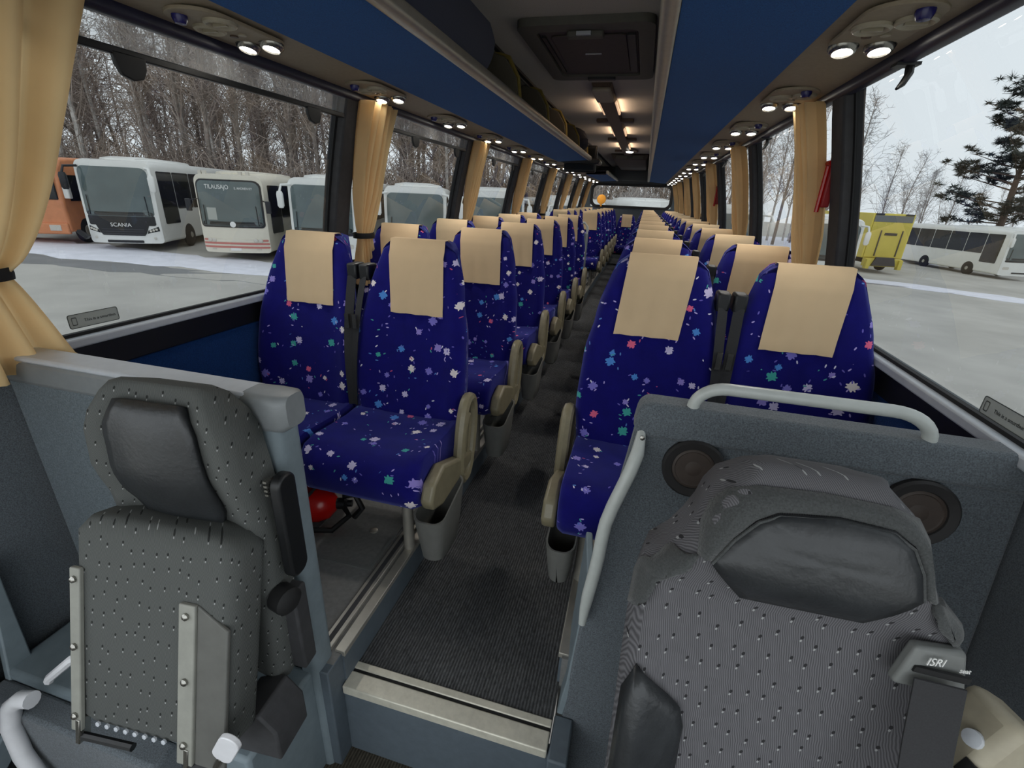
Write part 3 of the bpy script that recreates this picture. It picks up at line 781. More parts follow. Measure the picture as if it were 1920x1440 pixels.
for i, y in enumerate([p + .15 for p in PILLARS[1:]]):
    curtain(-1, y, 'beige gathered curtain beside the %s window post on the left' % ORD[i], wt=.30, lean=.02, ty=.0, by=.03, ztie=1.07)
    curtain(1, y + .05, 'beige gathered curtain beside the %s window post on the right' % ORD[i], wt=.24, wtie=.15, wbot=.13, lean=.02, ty=-.02, ztie=.98, tie=True, amp=.034)
for i, (a, b) in enumerate(zip(PILLARS[:-1], PILLARS[1:])):
    t = thing('roller_blind', 'partly lowered grey mesh roller blind in the %s window on the left' % ORD[i], 'window blind', (0, a + .07, 1.6), 0, 'roller blinds on the left windows'); L = b - a - .14
    def bx(z, d): return -(wall_x(z) - d)
    rings = [[(bx(z, .028), 0, z - 1.6), (bx(z, .028), L, z - 1.6), (bx(z, .0265), L, z - 1.6), (bx(z, .0265), 0, z - 1.6)] for z in (1.63, 1.66, 1.69, 1.72)]
    MB().loft(rings).build('mesh_fabric', 'blind_mesh', t)
    MB().box(bx(1.63, .036), bx(1.63, .018), 0, L, .022, .042).build('hem_bar', 'black_plastic', t, .003)
    for q in (.41, .87):
        o = MB().prism([(L * q - .046, .03), (L * q - .044, .0), (L * q - .03, -.025), (L * q, -.034), (L * q + .03, -.025), (L * q + .044, 0), (L * q + .046, .03)], 'x', bx(1.62, .040), bx(1.62, .026)).build('pull_tab', 'black_plastic', t, .003)
for i, (a, b) in enumerate(zip(PILLARS[:4], PILLARS[1:5])):
    L = b - a
    t = thing('blind_pull', 'dark pull tab of the raised blind in the %s window on the right' % ORD[i], 'window blind', (1.05, a + L * .74, 1.70), 0, 'raised blind pull tabs on the right')
    MB().tube([(.01, 0, .005), (.012, -.005, -.02), (.0, -.012, -.045), (-.012, -.016, -.058)], [(.016, .010), (.017, .010), (.015, .009), (.006, .004)], 8).build('tab', 'black_plastic', t)
    MB().box(-.03, .03, -.02, .02, 0, .008).build('clip', 'black_plastic', t)
# emergency hammers
for i, y in enumerate((PILLARS[1] + .07, PILLARS[3] + .07)):
    t = thing('emergency_hammer', 'red emergency hammer on the %s window post on the right' % ('front' if i == 0 else 'third'), 'hammer', (1.115, y + .03, 1.42), 0, 'red emergency hammers')
    MB().box(-.012, .02, -.02, .02, -.10, .10).build('holder', 'red_plastic', t, .006)
    MB().tube([(-.018, 0, -.12), (-.018, 0, .06)], .009, 8).build('handle', 'red_paint', t)
    MB().tube([(-.018, -.035, .07), (-.018, .035, .07)], .012, 8).build('head', 'red_paint', t)
# window stickers
def sticker(sx, y0, L, label):
    t = thing('window_sticker', label, 'sticker', (sx * 1.193, y0, .893))
    MB().prism(rrect(0, L, 0, .042, .006, 3), 'x', 0, sx * .001).build('film', 'sticker_grey', t)
    o = rrect(0, L, 0, .042, .006, 3); n = len(o); i_ = rrect(.002, L - .002, .002, .040, .005, 3)
    m = MB(); m.add([(-sx * .0006, *p) for p in o] + [(-sx * .0006, *p) for p in i_], [(k, (k + 1) % n, n + (k + 1) % n, n + k) for k in range(n)]); m.build('border', 'print_dark', t)
    M = Matrix(((0, 0, -sx, -sx * .001), (-sx, 0, 0, 0.042 if sx < 0 else L - .042), (0, 1, 0, .016), (0, 0, 0, 1)))
    text('lettering', 'This is a smartbus', .0125, 'print_dark', t, M, .0002)
    ix = .016 if sx < 0 else L - .016
    o = rrect(ix - .007, ix + .007, .009, .033, .003, 3); i_ = rrect(ix - .0055, ix + .0055, .0115, .0305, .002, 3); n = len(o)
    m = MB(); m.add([(-sx * .0008, *p) for p in o] + [(-sx * .0008, *p) for p in i_], [(k, (k + 1) % n, n + (k + 1) % n, n + k) for k in range(n)]); m.build('phone_icon', 'print_dark', t)
    return t
sticker(-1, .938, .142, 'grey window sticker with small lettering in the front left window')
sticker(1, 1.07, .15, 'grey window sticker with small lettering in the front right window')
t = thing('window_notice', 'small grey notice stuck on the second right window', 'sticker', (1.10, 2.86, 1.60))
MB().box(-.002, .002, -.03, .03, -.10, .03).build('film', 'grey_plastic', t)

# ================================================================ left partition and folded guide seat
t = thing('partition', 'blue-grey partition panel with pale top cap behind the folded seat', 'partition', (-.77, .80, ZL))
H0 = -ZL
MB().box(-.44, .37, -.028, .028, 0, H0 + .835).build('panel', 'grey_carpet', t, .004)
MB().prism(rrect(.358, .422, -.04, .04, .02, 4), 'z', .0, H0 + .84).build('end_post', 'panel_bluegrey', t)
MB().box(-.44, .37, -.034, .034, H0 + .79, H0 + .862).build('cap', 'panel_cap', t, .014, 3)
MB().box(-.44, .345, -.036, .036, H0 + .858, H0 + .876).build('cap_top', 'light_trim', t, .006)
m = MB(); rings = []
for x, a, z0 in ((.335, .040, .79), (.39, .046, .785), (.432, .044, .79), (.448, .03, .80)):
    rings.append([(x, p[0], H0 + p[1]) for p in rrect(-a, a, z0, .878, .02, 3)])
m.loft(rings).build('corner_cap', 'panel_cap', t)
MB().box(-.44, .40, -.28, -.03, 0, -ZL - .0).build('base_box', 'panel_bluegrey', t, .012)
MB().box(-.44, .18, -.345, -.28, 0, -ZL - .03).build('front_box', 'slate_carpet', t, .01)
MB().tube([(-.02, -.29, H0 + .23), (-.05, -.30, H0 + .215), (-.18, -.30, H0 + .095), (-.19, -.30, H0 + .08)], .011, 8).build('pull_bar', 'white_paint', t)

t = thing('entry_handrail', 'white tubular handrail at the lower left by the entry', 'handrail', (-1.0, .44, ZL))
pts = [(.07, -.03, 0.0), (.07, -.03, .07), (.0, -.02, .17), (-.055, -.01, .27), (-.068, .0, .37), (-.04, .01, .45), (.0, .015, .485), (.035, .02, .49)]
MB().tube(pts, .021, 12).build('tube', 'white_paint', t)
MB().lathe([(.035, 0), (.035, .01), (.02, .014)], (.07, -.03, 0)).build('foot_flange', 'steel', t)
t = thing('door_edge_strip', 'dark slanted door edge strip at the far left', 'trim', (-1.2, .3, ZL))
MB().prism([(-.02, .0), (.27, .26), (.29, .75), (.27, .76), (.20, .30), (-.06, 0)], 'x', -.008, .015).build('strip', 'panel_bluegrey', t, .004)
MB().prism([(-.6, -.2), (.18, .0), (.18, .31), (.26, .77), (-.6, .77)], 'x', -.012, .004).build('panel', 'black_plastic', t)

js = thing('folding_guide_seat', 'folded charcoal jump seat with black leather headrest on the partition', 'seat', (-.545, .70, .12), math.radians(4))
# backrest with rounded wings
def jb(u, v):
    w = smoothi([(0, .19), (.5, .20), (.72, .195), (.9, .18), (1, .135)], v); z = .78 * v
    y = -.05 + .02 * v - .03 * max(0, (abs(u) - .5) / .5) ** 1.5 + .04 * max(0, (abs(u) - .85) / .15) ** 2 + .022 * max(0, (v - .9) / .1) ** 2 - .03 * smoothi([(0, 0), (.62, 0), (.8, 1), (1, 1)], v)
    return Vector((w * u, y, z))
rings = []
us = [-1, -.93, -.84, -.7, -.5, -.25, 0, .25, .5, .7, .84, .93, 1]
for k in range(19):
    v = k / 18; ring = [jb(u, v) for u in us]; w = ring[-1].x
    ring += [Vector((w * u, (.055 - (.02 if abs(u) > .8 else 0) - .02 * max(0, (v - .9) / .1) ** 2), .78 * v)) for u in (.96, .5, -.5, -.96)]
    rings.append(ring)
def close_top(rings):
    r0 = rings[-1]; ym = sum(p.y for p in r0) / len(r0)
    rings.append([Vector((p.x * .93, lerp(p.y, ym, .45), p.z + .012)) for p in r0]); rings.append([Vector((p.x * .8, lerp(p.y, ym, .9), p.z + .018)) for p in r0])
    return rings
bk = MB().loft(close_top(rings)).build('backrest', 'jump_fabric', js, ang=70)
# leather headrest pad
nu, nv = 12, 12
vs = []; fs = []
for j in range(nv + 1):
    v = .60 + .385 * j / nv
    for i in range(nu + 1):
        u = -1 + 2 * i / nu
        sag = .05 * (u + 1) * .5 * (1 - j / nv) * -1.2
        hw = .60 if v > .7 else lerp(.42, .60, max(0, (v - .60) / .1))
        p = jb(u * hw, min(1, max(0, v + sag + .02 * (1 - abs(u)) * 0))); p.y -= .010 + .02 * math.cos(u * PI / 2) * math.sin(PI * j / nv)
        vs.append(p)
for j in range(nv):
    for i in range(nu): fs.append((j * (nu + 1) + i, j * (nu + 1) + i + 1, (j + 1) * (nu + 1) + i + 1, (j + 1) * (nu + 1) + i))
MB().add(vs, fs).build('headrest_pad', 'leather', js, solid=.014, ang=80)
# folded cushion (its underside faces the camera)
tilt = math.radians(16); MC = Matrix.Translation((-.005, -.26, .03)) @ Matrix.Rotation(-tilt, 4, 'X')
def cus(z, s_): return [MC @ Vector((p[0], p[1], z)) for p in rrect(-.20 * s_, .20 * s_, .055 - .055 * s_, .055 + .055 * s_, .035 * s_, 4)]
m = MB().loft([cus(.0, .9), cus(.015, 1), cus(.40, 1.03), cus(.455, 1.03), cus(.485, .9), cus(.495, .6)])
cu_ = m.build('seat_cushion', 'jump_fabric', js, ang=60)
def slab(name, x0, x1, z0, z1, mat, y0=-.012, y1=0.0, par=js, z1b=None):
    z1b = z1 if z1b is None else z1b
    vs = [(x0, y, z) for y in (y0, y1) for z in (z0, z1)] + [(x1, y, z) for y in (y0, y1) for z in (z0, z1b)]
    vs = [MC @ Vector(p) for p in vs]
    return MB().add(vs, [(0, 1, 3, 2), (4, 6, 7, 5), (0, 4, 5, 1), (2, 3, 7, 6), (0, 2, 6, 4), (1, 5, 7, 3)]).build(name, mat, par, .003)
b1 = slab('side_bracket', -.195, -.168, -.02, .375, 'bracket_paint'); b2 = slab('side_bracket', .085, .125, -.03, .345, 'bracket_paint')
slab('bracket_plate', .125, .20, -.03, .345, 'dark_bracket_paint', -.006, .004, b2, .30)
for br, x, zz in ((b1, -.181, (.02, .19, .35)), (b2, .105, (.02, .17, .32))):
    for z in zz:
        MB().lathe([(.008, 0), (.008, .005), (.004, .008), (0, .008)], MC @ Vector((x, -.012, z)), MC.to_3x3() @ Vector((0, -1, 0)), 8).build('bolt', 'steel', br)
for x0, x1 in ((-.175, -.04), (.11, .19)):
    hg = MB().tube([MC @ Vector((x0, -.005, -.035)), MC @ Vector((x1, .0, -.035))], .009, 8).build('hinge_rod', 'black_plastic', js)
    MB().box(-.006, .006, -.014, .012, -.05, .01, MC @ Matrix.Translation((x0, 0, 0))).build('hinge_plate', 'steel', hg, .002)
for k in range(8):
    MB().lathe([(.006, 0), (.006, .004), (0, .006)], MC @ Vector((-.13 + .025 * k, -.002, .004)), MC.to_3x3() @ Vector((0, -1, 0)), 6).build('edge_clip', 'light_trim', cu_)
# armrest folded up, belt buckle, base bracket and lever
ar = MB().prism(rrect(-.030, .030, .32, .60, .026, 5), 'x', .218, .245).build('armrest', 'black_plastic', js, .006)
for k in range(4): MB().box(.212, .22, -.034, -.01, .56 + k * .011, .565 + k * .011).build('armrest_rib', 'steel', ar)
MB().lathe([(.0, 0), (.034, 0), (.034, .035), (.022, .045), (0, .046)], (.20, -.035, .27), (1, -.3, 0), 16).build('armrest_pivot', 'black_rubber', js)
MB().box(.17, .225, -.02, .03, .0, .26).build('upright', 'post_grey', js, .006)
MB().prism([(.10, -.12), (.24, -.12), (.24, -.02), (.20, .03), (.12, .0)], 'y', -.17, -.06).build('base_bracket', 'post_grey', js, .006)
ML = Matrix.Translation((.20, -.27, .06)) @ Matrix.Rotation(.5, 4, 'Y')
lv = MB().loft([[ML @ Vector((p[0], y, p[1])) for p in rrect(-.024, .024, -.01, .085, .0235, 6)] for y in (-.006, .006)]).build('release_lever', 'white_paint', js, .002)
MB().tube([ML @ Vector((0, 0, -.005)), ML @ Vector((0, 0, -.05))], .008, 8).build('lever_stem', 'steel', lv)

# ================================================================ right bulkhead
def by_(z): return 1.08 - .15 * (.85 - z) / .97
t = thing('carpeted_bulkhead', 'grey carpeted bulkhead behind the driver seat', 'partition', (.8, 1.0, ZL)); O = Vector((.8, 1.0, ZL))
outl = [(1.24, ZL), (1.24, .845), (.47, .848), (.447, .835), (.437, .80), (.425, .70), (.405, .55), (.385, .38), (.368, .2), (.355, 0), (.348, ZA), (.348, ZL)]
m = MB(); n = len(outl); vs = [Vector((x, by_(z), z)) - O for x, z in outl] + [Vector((x, by_(z) + .05, z)) - O for x, z in outl]
m.add(vs, [tuple(range(n)), tuple(range(2 * n - 1, n - 1, -1))] + [(i, (i + 1) % n, n + (i + 1) % n, n + i) for i in range(n)])
m.build('panel', 'slate_carpet', t, .008)
band = [(1.24, .775), (1.24, .86), (.455, .862), (.436, .845), (.43, .80), (.445, .775)]
m = MB(); n = len(band); vs = [Vector((x, by_(z) - .012, z)) - O for x, z in band] + [Vector((x, by_(z) + .062, z)) - O for x, z in band]
m.add(vs, [tuple(range(n)), tuple(range(2 * n - 1, n - 1, -1))] + [(i, (i + 1) % n, n + (i + 1) % n, n + i) for i in range(n)]).build('top_band', 'slate_carpet', t, .012, 3)
pts = [(.333 - .8, .93 - 1, ZA - ZL), (.333 - .8, 1.14 - 1, ZA - ZL), (.345 - .8, 1.16 - 1, .38 - ZL), (.372 - .8, 1.03 - 1, .30 - ZL), (.35 - .8, .95 - 1, .0 - ZL)]
MB().add(pts + [(p[0] + .02, p[1], p[2]) for p in pts], [(0, 1, 2, 3, 4), (9, 8, 7, 6, 5)] + [(i, (i + 1) % 5, 5 + (i + 1) % 5, 5 + i) for i in range(5)]).build('side_trim', 'panel_bluegrey', t, .004)
def spk(px_, pz, R, label):
    t = thing('speaker', label, 'speaker', (px_, by_(pz) - .002, pz), 0, 'round speakers on the driver bulkhead')
    d = Vector((0, -1, .15)).normalized()
    MB().lathe([(R, 0), (R, .012), (R * .93, .018), (R * .70, .014), (R * .64, .004)], (0, 0, 0), d, 28, False).build('rim', 'speaker_rim', t)
    MB().lathe([(R * .68, .010), (R * .60, .012), (R * .50, .006), (R * .34, .002), (R * .30, .009), (R * .12, .013), (0, .013)], (0, 0, 0), d, 24).build('cone', 'speaker_cone', t)
spk(.583, .715, .073, 'round dark speaker on the bulkhead nearer the aisle')
spk(1.055, .70, .078, 'round dark speaker on the bulkhead nearer the window')
t = thing('bulkhead_grab_bar', 'curved silver grab bar on top of the driver bulkhead', 'handrail', (.8, 1.09, .86))
pts = []
for i in range(9):
    a = i / 8 * PI / 2; pts.append((-.24 + .07 - .07 * math.cos(a) , 0, .0 + .055 * math.sin(a)))
for i in range(9):
    a = i / 8 * PI / 2; pts.append((.16 + .085 * math.sin(a), 0, .055 * math.cos(a) - .0))
MB().tube([(-.24, 0, -.02)] + pts + [(.245, 0, -.02)], .0145, 12).build('tube', 'grey_paint_tube', t)
t = thing('bulkhead_side_handrail', 'long silver grab rail along the aisle edge of the driver bulkhead', 'handrail', (.40, 1.0, .18))
pts = []
for i in range(13):
    a = i / 12; z = lerp(.79, .235, a); x = smoothi([(0, .452), (.5, .392), (1, .372)], a) ; yy = by_(z) - .03 - .022 * math.sin(PI * min(1, a * 1.1)) * 1.0
    pts.append((x - .40, yy - 1.0 + (.03 if i in (0,) else 0), z - .18))
MB().tube(pts, [.010] + [.0165] * 10 + [.014, .010], 12).build('tube', 'grey_paint_tube', t)
MB().lathe([(.006, 0), (.006, .004), (0, .006)], (.052, .015, .615), (0, -1, .2), 8).build('screw', 'steel', t)

# ================================================================ driver seat
ds = thing('driver_seat', 'charcoal driver seat with black leather headrest and side bolsters', 'seat', (.70, .58, ZL))
def dyz(v): return (.60 - .43 + .17 * v - .17, .42 + .93 * v)   # local y, z  (world z = +ZL)
def dback(u, v):
    wl = smoothi([(0, .24), (.35, .246), (.55, .248), (.74, .248), (.80, .235), (.85, .19), (.89, .166), (.94, .155), (.975, .138), (1, .105)], v)
    y, z = dyz(v); x = wl * u
    bol = .055 * max(0, (abs(u) - .62) / .38) ** 1.2 * smoothi([(0, 1), (.50, .9), (.66, .25), (.78, 0), (1, 0)], v)
    rnd = .05 * max(0, (abs(u) - .86) / .14) ** 2
    return Vector((x, y - .06 - bol + rnd - .03 * smoothi([(.76, 0), (.87, 1), (.95, .8), (1, .0)], v), z))
rings = []; us = [-1, -.96, -.9, -.82, -.7, -.55, -.3, 0, .3, .55, .7, .82, .9, .96, 1]
for k in range(31):
    v = k / 30; ring = [dback(u, v) for u in us]; w = ring[-1].x; y, z = dyz(v)
    ring += [Vector((w * u, y + .06 - (.02 if abs(u) > .9 else 0) - .03 * max(0, (v - .92) / .08) ** 2, z)) for u in (.96, .5, -.5, -.96)]
    rings.append(ring)
MB().loft(close_top(rings)).build('backrest', 'driver_fabric', ds, ang=75)
def dpatch(name, outline, mat, off, rings=7, puff=.0, par=ds, fold=0):
    n = len(outline); cu_, cv = sum(p[0] for p in outline) / n, sum(p[1] for p in outline) / n
    def P(u, v, e):
        w = max(.05, dback(1, v).x); p = dback(max(-1, min(1, u / w)), v); p.y -= off + puff * (1 - e ** 3) + fold * math.sin(v * 260 + u * 14) * (1 - e); return p
    vs = [P(cu_, cv, 0)]; fs = [(0, 1 + i, 1 + (i + 1) % n) for i in range(n)]
    for k in range(1, rings + 1):
        for (u, v) in outline: vs.append(P(lerp(cu_, u, k / rings), lerp(cv, v, k / rings), k / rings))
    for k in range(rings - 1):
        for i in range(n):
            a = 1 + k * n + i; b = 1 + k * n + (i + 1) % n; fs.append((a, a + n, b + n, b))
    return MB().add(vs, fs).build(name, mat, par, solid=.01, ang=80)
def dense(pts, k=4):
    o = []
    for a, b in zip(pts, pts[1:] + pts[:1]):
        for i in range(k): o.append((lerp(a[0], b[0], i / k), lerp(a[1], b[1], i / k)))
    return o
PAD = [(-.14, .865), (-.115, .91), (-.085, .948), (-.06, .962), (.02, .970), (.09, .966), (.115, .95), (.132, .915), (.14, .875), (.085, .805), (-.085, .80)]
hp = dpatch('headrest_pad', dense(PAD), 'leather', .006, 8, .014, fold=.0012)
MB().tube([dback(max(-1, min(1, u / dback(1, v).x)), v) - Vector((0, .010, 0)) for u, v in dense(PAD)[:33]], .0028, 6).build('piping', 'dark_seat_cloth', hp)
dpatch('side_bolster', dense([(-.238, .0), (-.238, .56), (-.222, .615), (-.14, .54), (-.13, .50), (-.13, .0)]), 'leather', .004, 6, .02, fold=.0015)
dpatch('side_bolster', dense([(.238, .0), (.238, .50), (.225, .54), (.15, .48), (.14, .44), (.14, .0)]), 'leather', .004, 6, .02)
dpatch('shoulder_trim', dense([(-.246, .70), (-.243, .76), (-.232, .80), (-.19, .845), (-.16, .87), (-.165, .845), (-.205, .81), (-.222, .77), (-.23, .72)]), 'dark_seat_cloth', .003, 4, .003)
dpatch('shoulder_trim', dense([(.246, .70), (.243, .76), (.232, .80), (.19, .845), (.16, .87), (.165, .845), (.205, .81), (.222, .77), (.23, .72)][::-1]), 'dark_seat_cloth', .003, 4, .003)
def rim(u, v, off): 
    p = dback(max(-1, min(1, u / dback(1, v).x)), v); p.y -= off; return p
outer = [(-.160, .87), (-.158, .91), (-.15, .945), (-.13, .975), (-.09, .992), (0, .997), (.09, .993), (.13, .977), (.15, .945), (.158, .91), (.160, .87)]
inner = [(-.138, .868), (-.117, .912), (-.09, .948), (-.062, .964), (-.03, .968), (.02, .972), (.06, .97), (.092, .968), (.118, .952), (.135, .915), (.143, .878)]
n = len(outer); vs = [rim(u, v, .004) for u, v in outer] + [rim((a[0] + b[0]) / 2, (a[1] + b[1]) / 2, .010) for a, b in zip(outer, inner)] + [rim(u, v, .005) for u, v in inner]
MB().add(vs, [(k * n + i, k * n + i + 1, (k + 1) * n + i + 1, (k + 1) * n + i) for k in range(2) for i in range(n - 1)]).build('head_trim', 'dark_seat_cloth', ds, solid=.006, ang=80)
# seat base and cushion (mostly below the frame)
MB().loft([[(x, y, z) for x, y in rrect(-.25 * s_, .25 * s_, -.46, .02, .06, 4)] for z, s_ in ((.32, .95), (.34, 1), (.44, 1), (.46, .95))]).build('seat_cushion', 'driver_fabric', ds)
MB().box(-.2, .2, -.4, .0, 0, .32).build('pedestal', 'black_plastic', ds, .02)
# belt guide with lettering, belt, armrest block
def dpos(u, v, off=.02):
    p = dback(max(-1, min(1, u / dback(1, v).x)), v); p.y -= off; return p
gp = [dpos(.132, .725, .03), dpos(.228, .722, .03), dpos(.226, .785, .026), dpos(.146, .80, .026)]
nrm = (gp[1] - gp[0]).cross(gp[3] - gp[0]).normalized()
if nrm.y > 0: nrm = -nrm
bg_ = MB().add([p + nrm * .008 for p in gp] + [p - nrm * .012 for p in gp], [(0, 1, 2, 3), (7, 6, 5, 4)] + [(i, (i + 1) % 4, 4 + (i + 1) % 4, 4 + i) for i in range(4)]).build('belt_guide', 'grey_plastic', ds, .006, 3)
ux = (gp[2] - gp[3]).normalized(); uy = -(ux.cross(nrm)).normalized()
if uy.z < 0: uy = -uy
def gat(a, b, e): return gp[0] + (gp[1] - gp[0]) * a + (gp[3] - gp[0]) * b + nrm * e
sl = [gat(.14, .42, .009), gat(.88, .40, .009), gat(.88, .53, .009), gat(.14, .55, .009)]
MB().add([p for p in sl] + [p - nrm * .006 for p in sl], [(0, 1, 2, 3), (7, 6, 5, 4)] + [(i, (i + 1) % 4, 4 + (i + 1) % 4, 4 + i) for i in range(4)]).build('belt_slot', 'black_rubber', bg_)
o_ = gat(.22, .66, .0095)
Mt = Matrix(((ux.x, uy.x, nrm.x, o_.x), (ux.y, uy.y, nrm.y, o_.y), (ux.z, uy.z, nrm.z, o_.z), (0, 0, 0, 1)))
text('lettering', 'ISRI', .019, 'print_white', bg_, Mt, .0008)
o_ = gat(.66, .65, .0095); Mt2 = Mt.copy(); Mt2.translation = o_
text('lettering', 'seat', .011, 'print_white', bg_, Mt2, .0006)
rings = []
for k in range(9):
    v = lerp(.755, .0, k / 8); a = dpos(.150, v, .05 + .015 * math.sin(PI * k / 8)); b = dpos(.214, v, .05 + .015 * math.sin(PI * k / 8))
    y = min(a.y, b.y); a.y = b.y = y
    rings.append([a, b, b + Vector((0, .003, 0)), a + Vector((0, .003, 0))])
MB().loft(rings).build('seat_belt', 'belt_web', ds)
M_ = Matrix.Translation((.275, .035, 1.02)) @ Matrix.Rotation(math.radians(28), 4, 'Y') @ Matrix.Rotation(math.radians(-12), 4, 'X')
ab = MB().box(-.03, .028, -.045, .045, -.075, .06, M_).build('armrest_block', 'beige_plastic', ds, .016, 2)
MB().lathe([(.0, 0), (.013, 0), (.012, .008), (0, .01)], M_ @ Vector((-.03, -.02, .0)), M_.to_3x3() @ Vector((-1, -.3, 0)), 14).build('armrest_button', 'light_trim', ab)
MB().box(-.031, -.01, -.049, -.03, -.05, -.025, M_).build('armrest_slot', 'black_rubber', ab)

# ================================================================ fire extinguisher under the first left seats
t = thing('fire_extinguisher', 'red fire extinguisher lying under the first left seats', 'extinguisher', (-.80, 1.34, 0))
MB().lathe([(0, -.20), (.05, -.20), (.072, -.17), (.075, -.1), (.075, .06), (.06, .10), (.03, .125), (.02, .13), (0, .13)], (-.02, 0, .08), (1, .35, 0), 24).build('cylinder', 'red_paint', t)
MB().lathe([(.024, .12), (.024, .16), (.014, .17), (.014, .19)], (-.02, 0, .08), (1, .35, 0), 14).build('valve', 'black_plastic', t)
MB().tube([(.13, .05, .12), (.18, .06, .13), (.20, .07, .06), (.17, .05, .02)], .013, 8).build('lever', 'black_plastic', t)
MB().tube([(.12, .05, .07), (.17, .02, .05), (.14, -.06, .03), (.04, -.09, .03), (-.05, -.09, .05)], .012, 8).build('hose', 'black_rubber', t)
MB().tube([(.02, -.075, .04), (.03, -.06, .155), (.02, .08, .155), (.03, .09, .04)], (.012, .004), 6).build('strap', 'post_grey', t)

# ================================================================ OUTSIDE
def gz(x, y): return -2.0 - .028 * x
def gpt(x, y): return Vector((x, y, gz(x, y)))
m = MB(); N = 24
vs = [(-120 + 240 * i / N, -60 + 240 * j / N, gz(-120 + 240 * i / N, 0)) for j in range(N + 1) for i in range(N + 1)]
m.add(vs, [(j * (N + 1) + i, j * (N + 1) + i + 1, (j + 1) * (N + 1) + i + 1, (j + 1) * (N + 1) + i) for j in range(N) for i in range(N)])
g = m.build('ground', 'asphalt', smooth=False); g['kind'] = 'structure'
def snow_patch(pts, label, h=.05, mat='snow', cat='snow'):
    rg = random.Random(len(label)); P = []
    for a, b in zip(pts, pts[1:] + pts[:1]):
        L = math.hypot(a[0] - b[0], a[1] - b[1]); k = max(2, int(L / .8))
        for i in range(k): P.append((lerp(a[0], b[0], i / k) + rg.uniform(-.3, .3), lerp(a[1], b[1], i / k) + rg.uniform(-.3, .3)))
    n = len(P); cx = sum(p[0] for p in P) / n; cy = sum(p[1] for p in P) / n
    vs = [(x, y, gz(x, y) + .004) for x, y in P] + [(lerp(x, cx, .06), lerp(y, cy, .06), gz(x, y) + h * rg.uniform(.6, 1.2)) for x, y in P]
    fs = [(i, (i + 1) % n, n + (i + 1) % n, n + i) for i in range(n)] + [tuple(range(n, 2 * n))]
    o = MB().add(vs, fs).build('snow_patch' if mat == 'snow' else 'wet_patch', mat); return tag(o, label, cat, None, 'stuff')
snow_patch([(-34, 10.5), (-26, 12.6), (-19, 12.6), (-13, 13.8), (-6, 14.6), (-2, 16.4), (4, 19), (4, 21.5), (-3, 18.5), (-12, 16.2), (-18, 15.5), (-27, 15), (-38, 14)], 'pale strip of packed snow in front of the parked coaches')
snow_patch([(-36, 8.8), (-26, 10.9), (-19, 11.2), (-12, 12.4), (-5, 13.4), (-6, 14.4), (-13, 13.7), (-19, 12.5), (-26, 12.5), (-34, 10.4)], 'dark wet strip of asphalt along the snow edge', .012, 'dark_asphalt', 'asphalt')
snow_patch([(10, 31), (16, 29.5), (22, 27), (27, 25.5), (27, 27.5), (22, 29.5), (17, 31.5), (11, 33)], 'thin snow strip in front of the yellow truck')
snow_patch([(-60, 26), (-20, 27), (0, 30), (20, 48), (50, 55), (80, 60), (80, 75), (30, 75), (-60, 60)], 'snow covered forest edge behind the vehicles', .2)

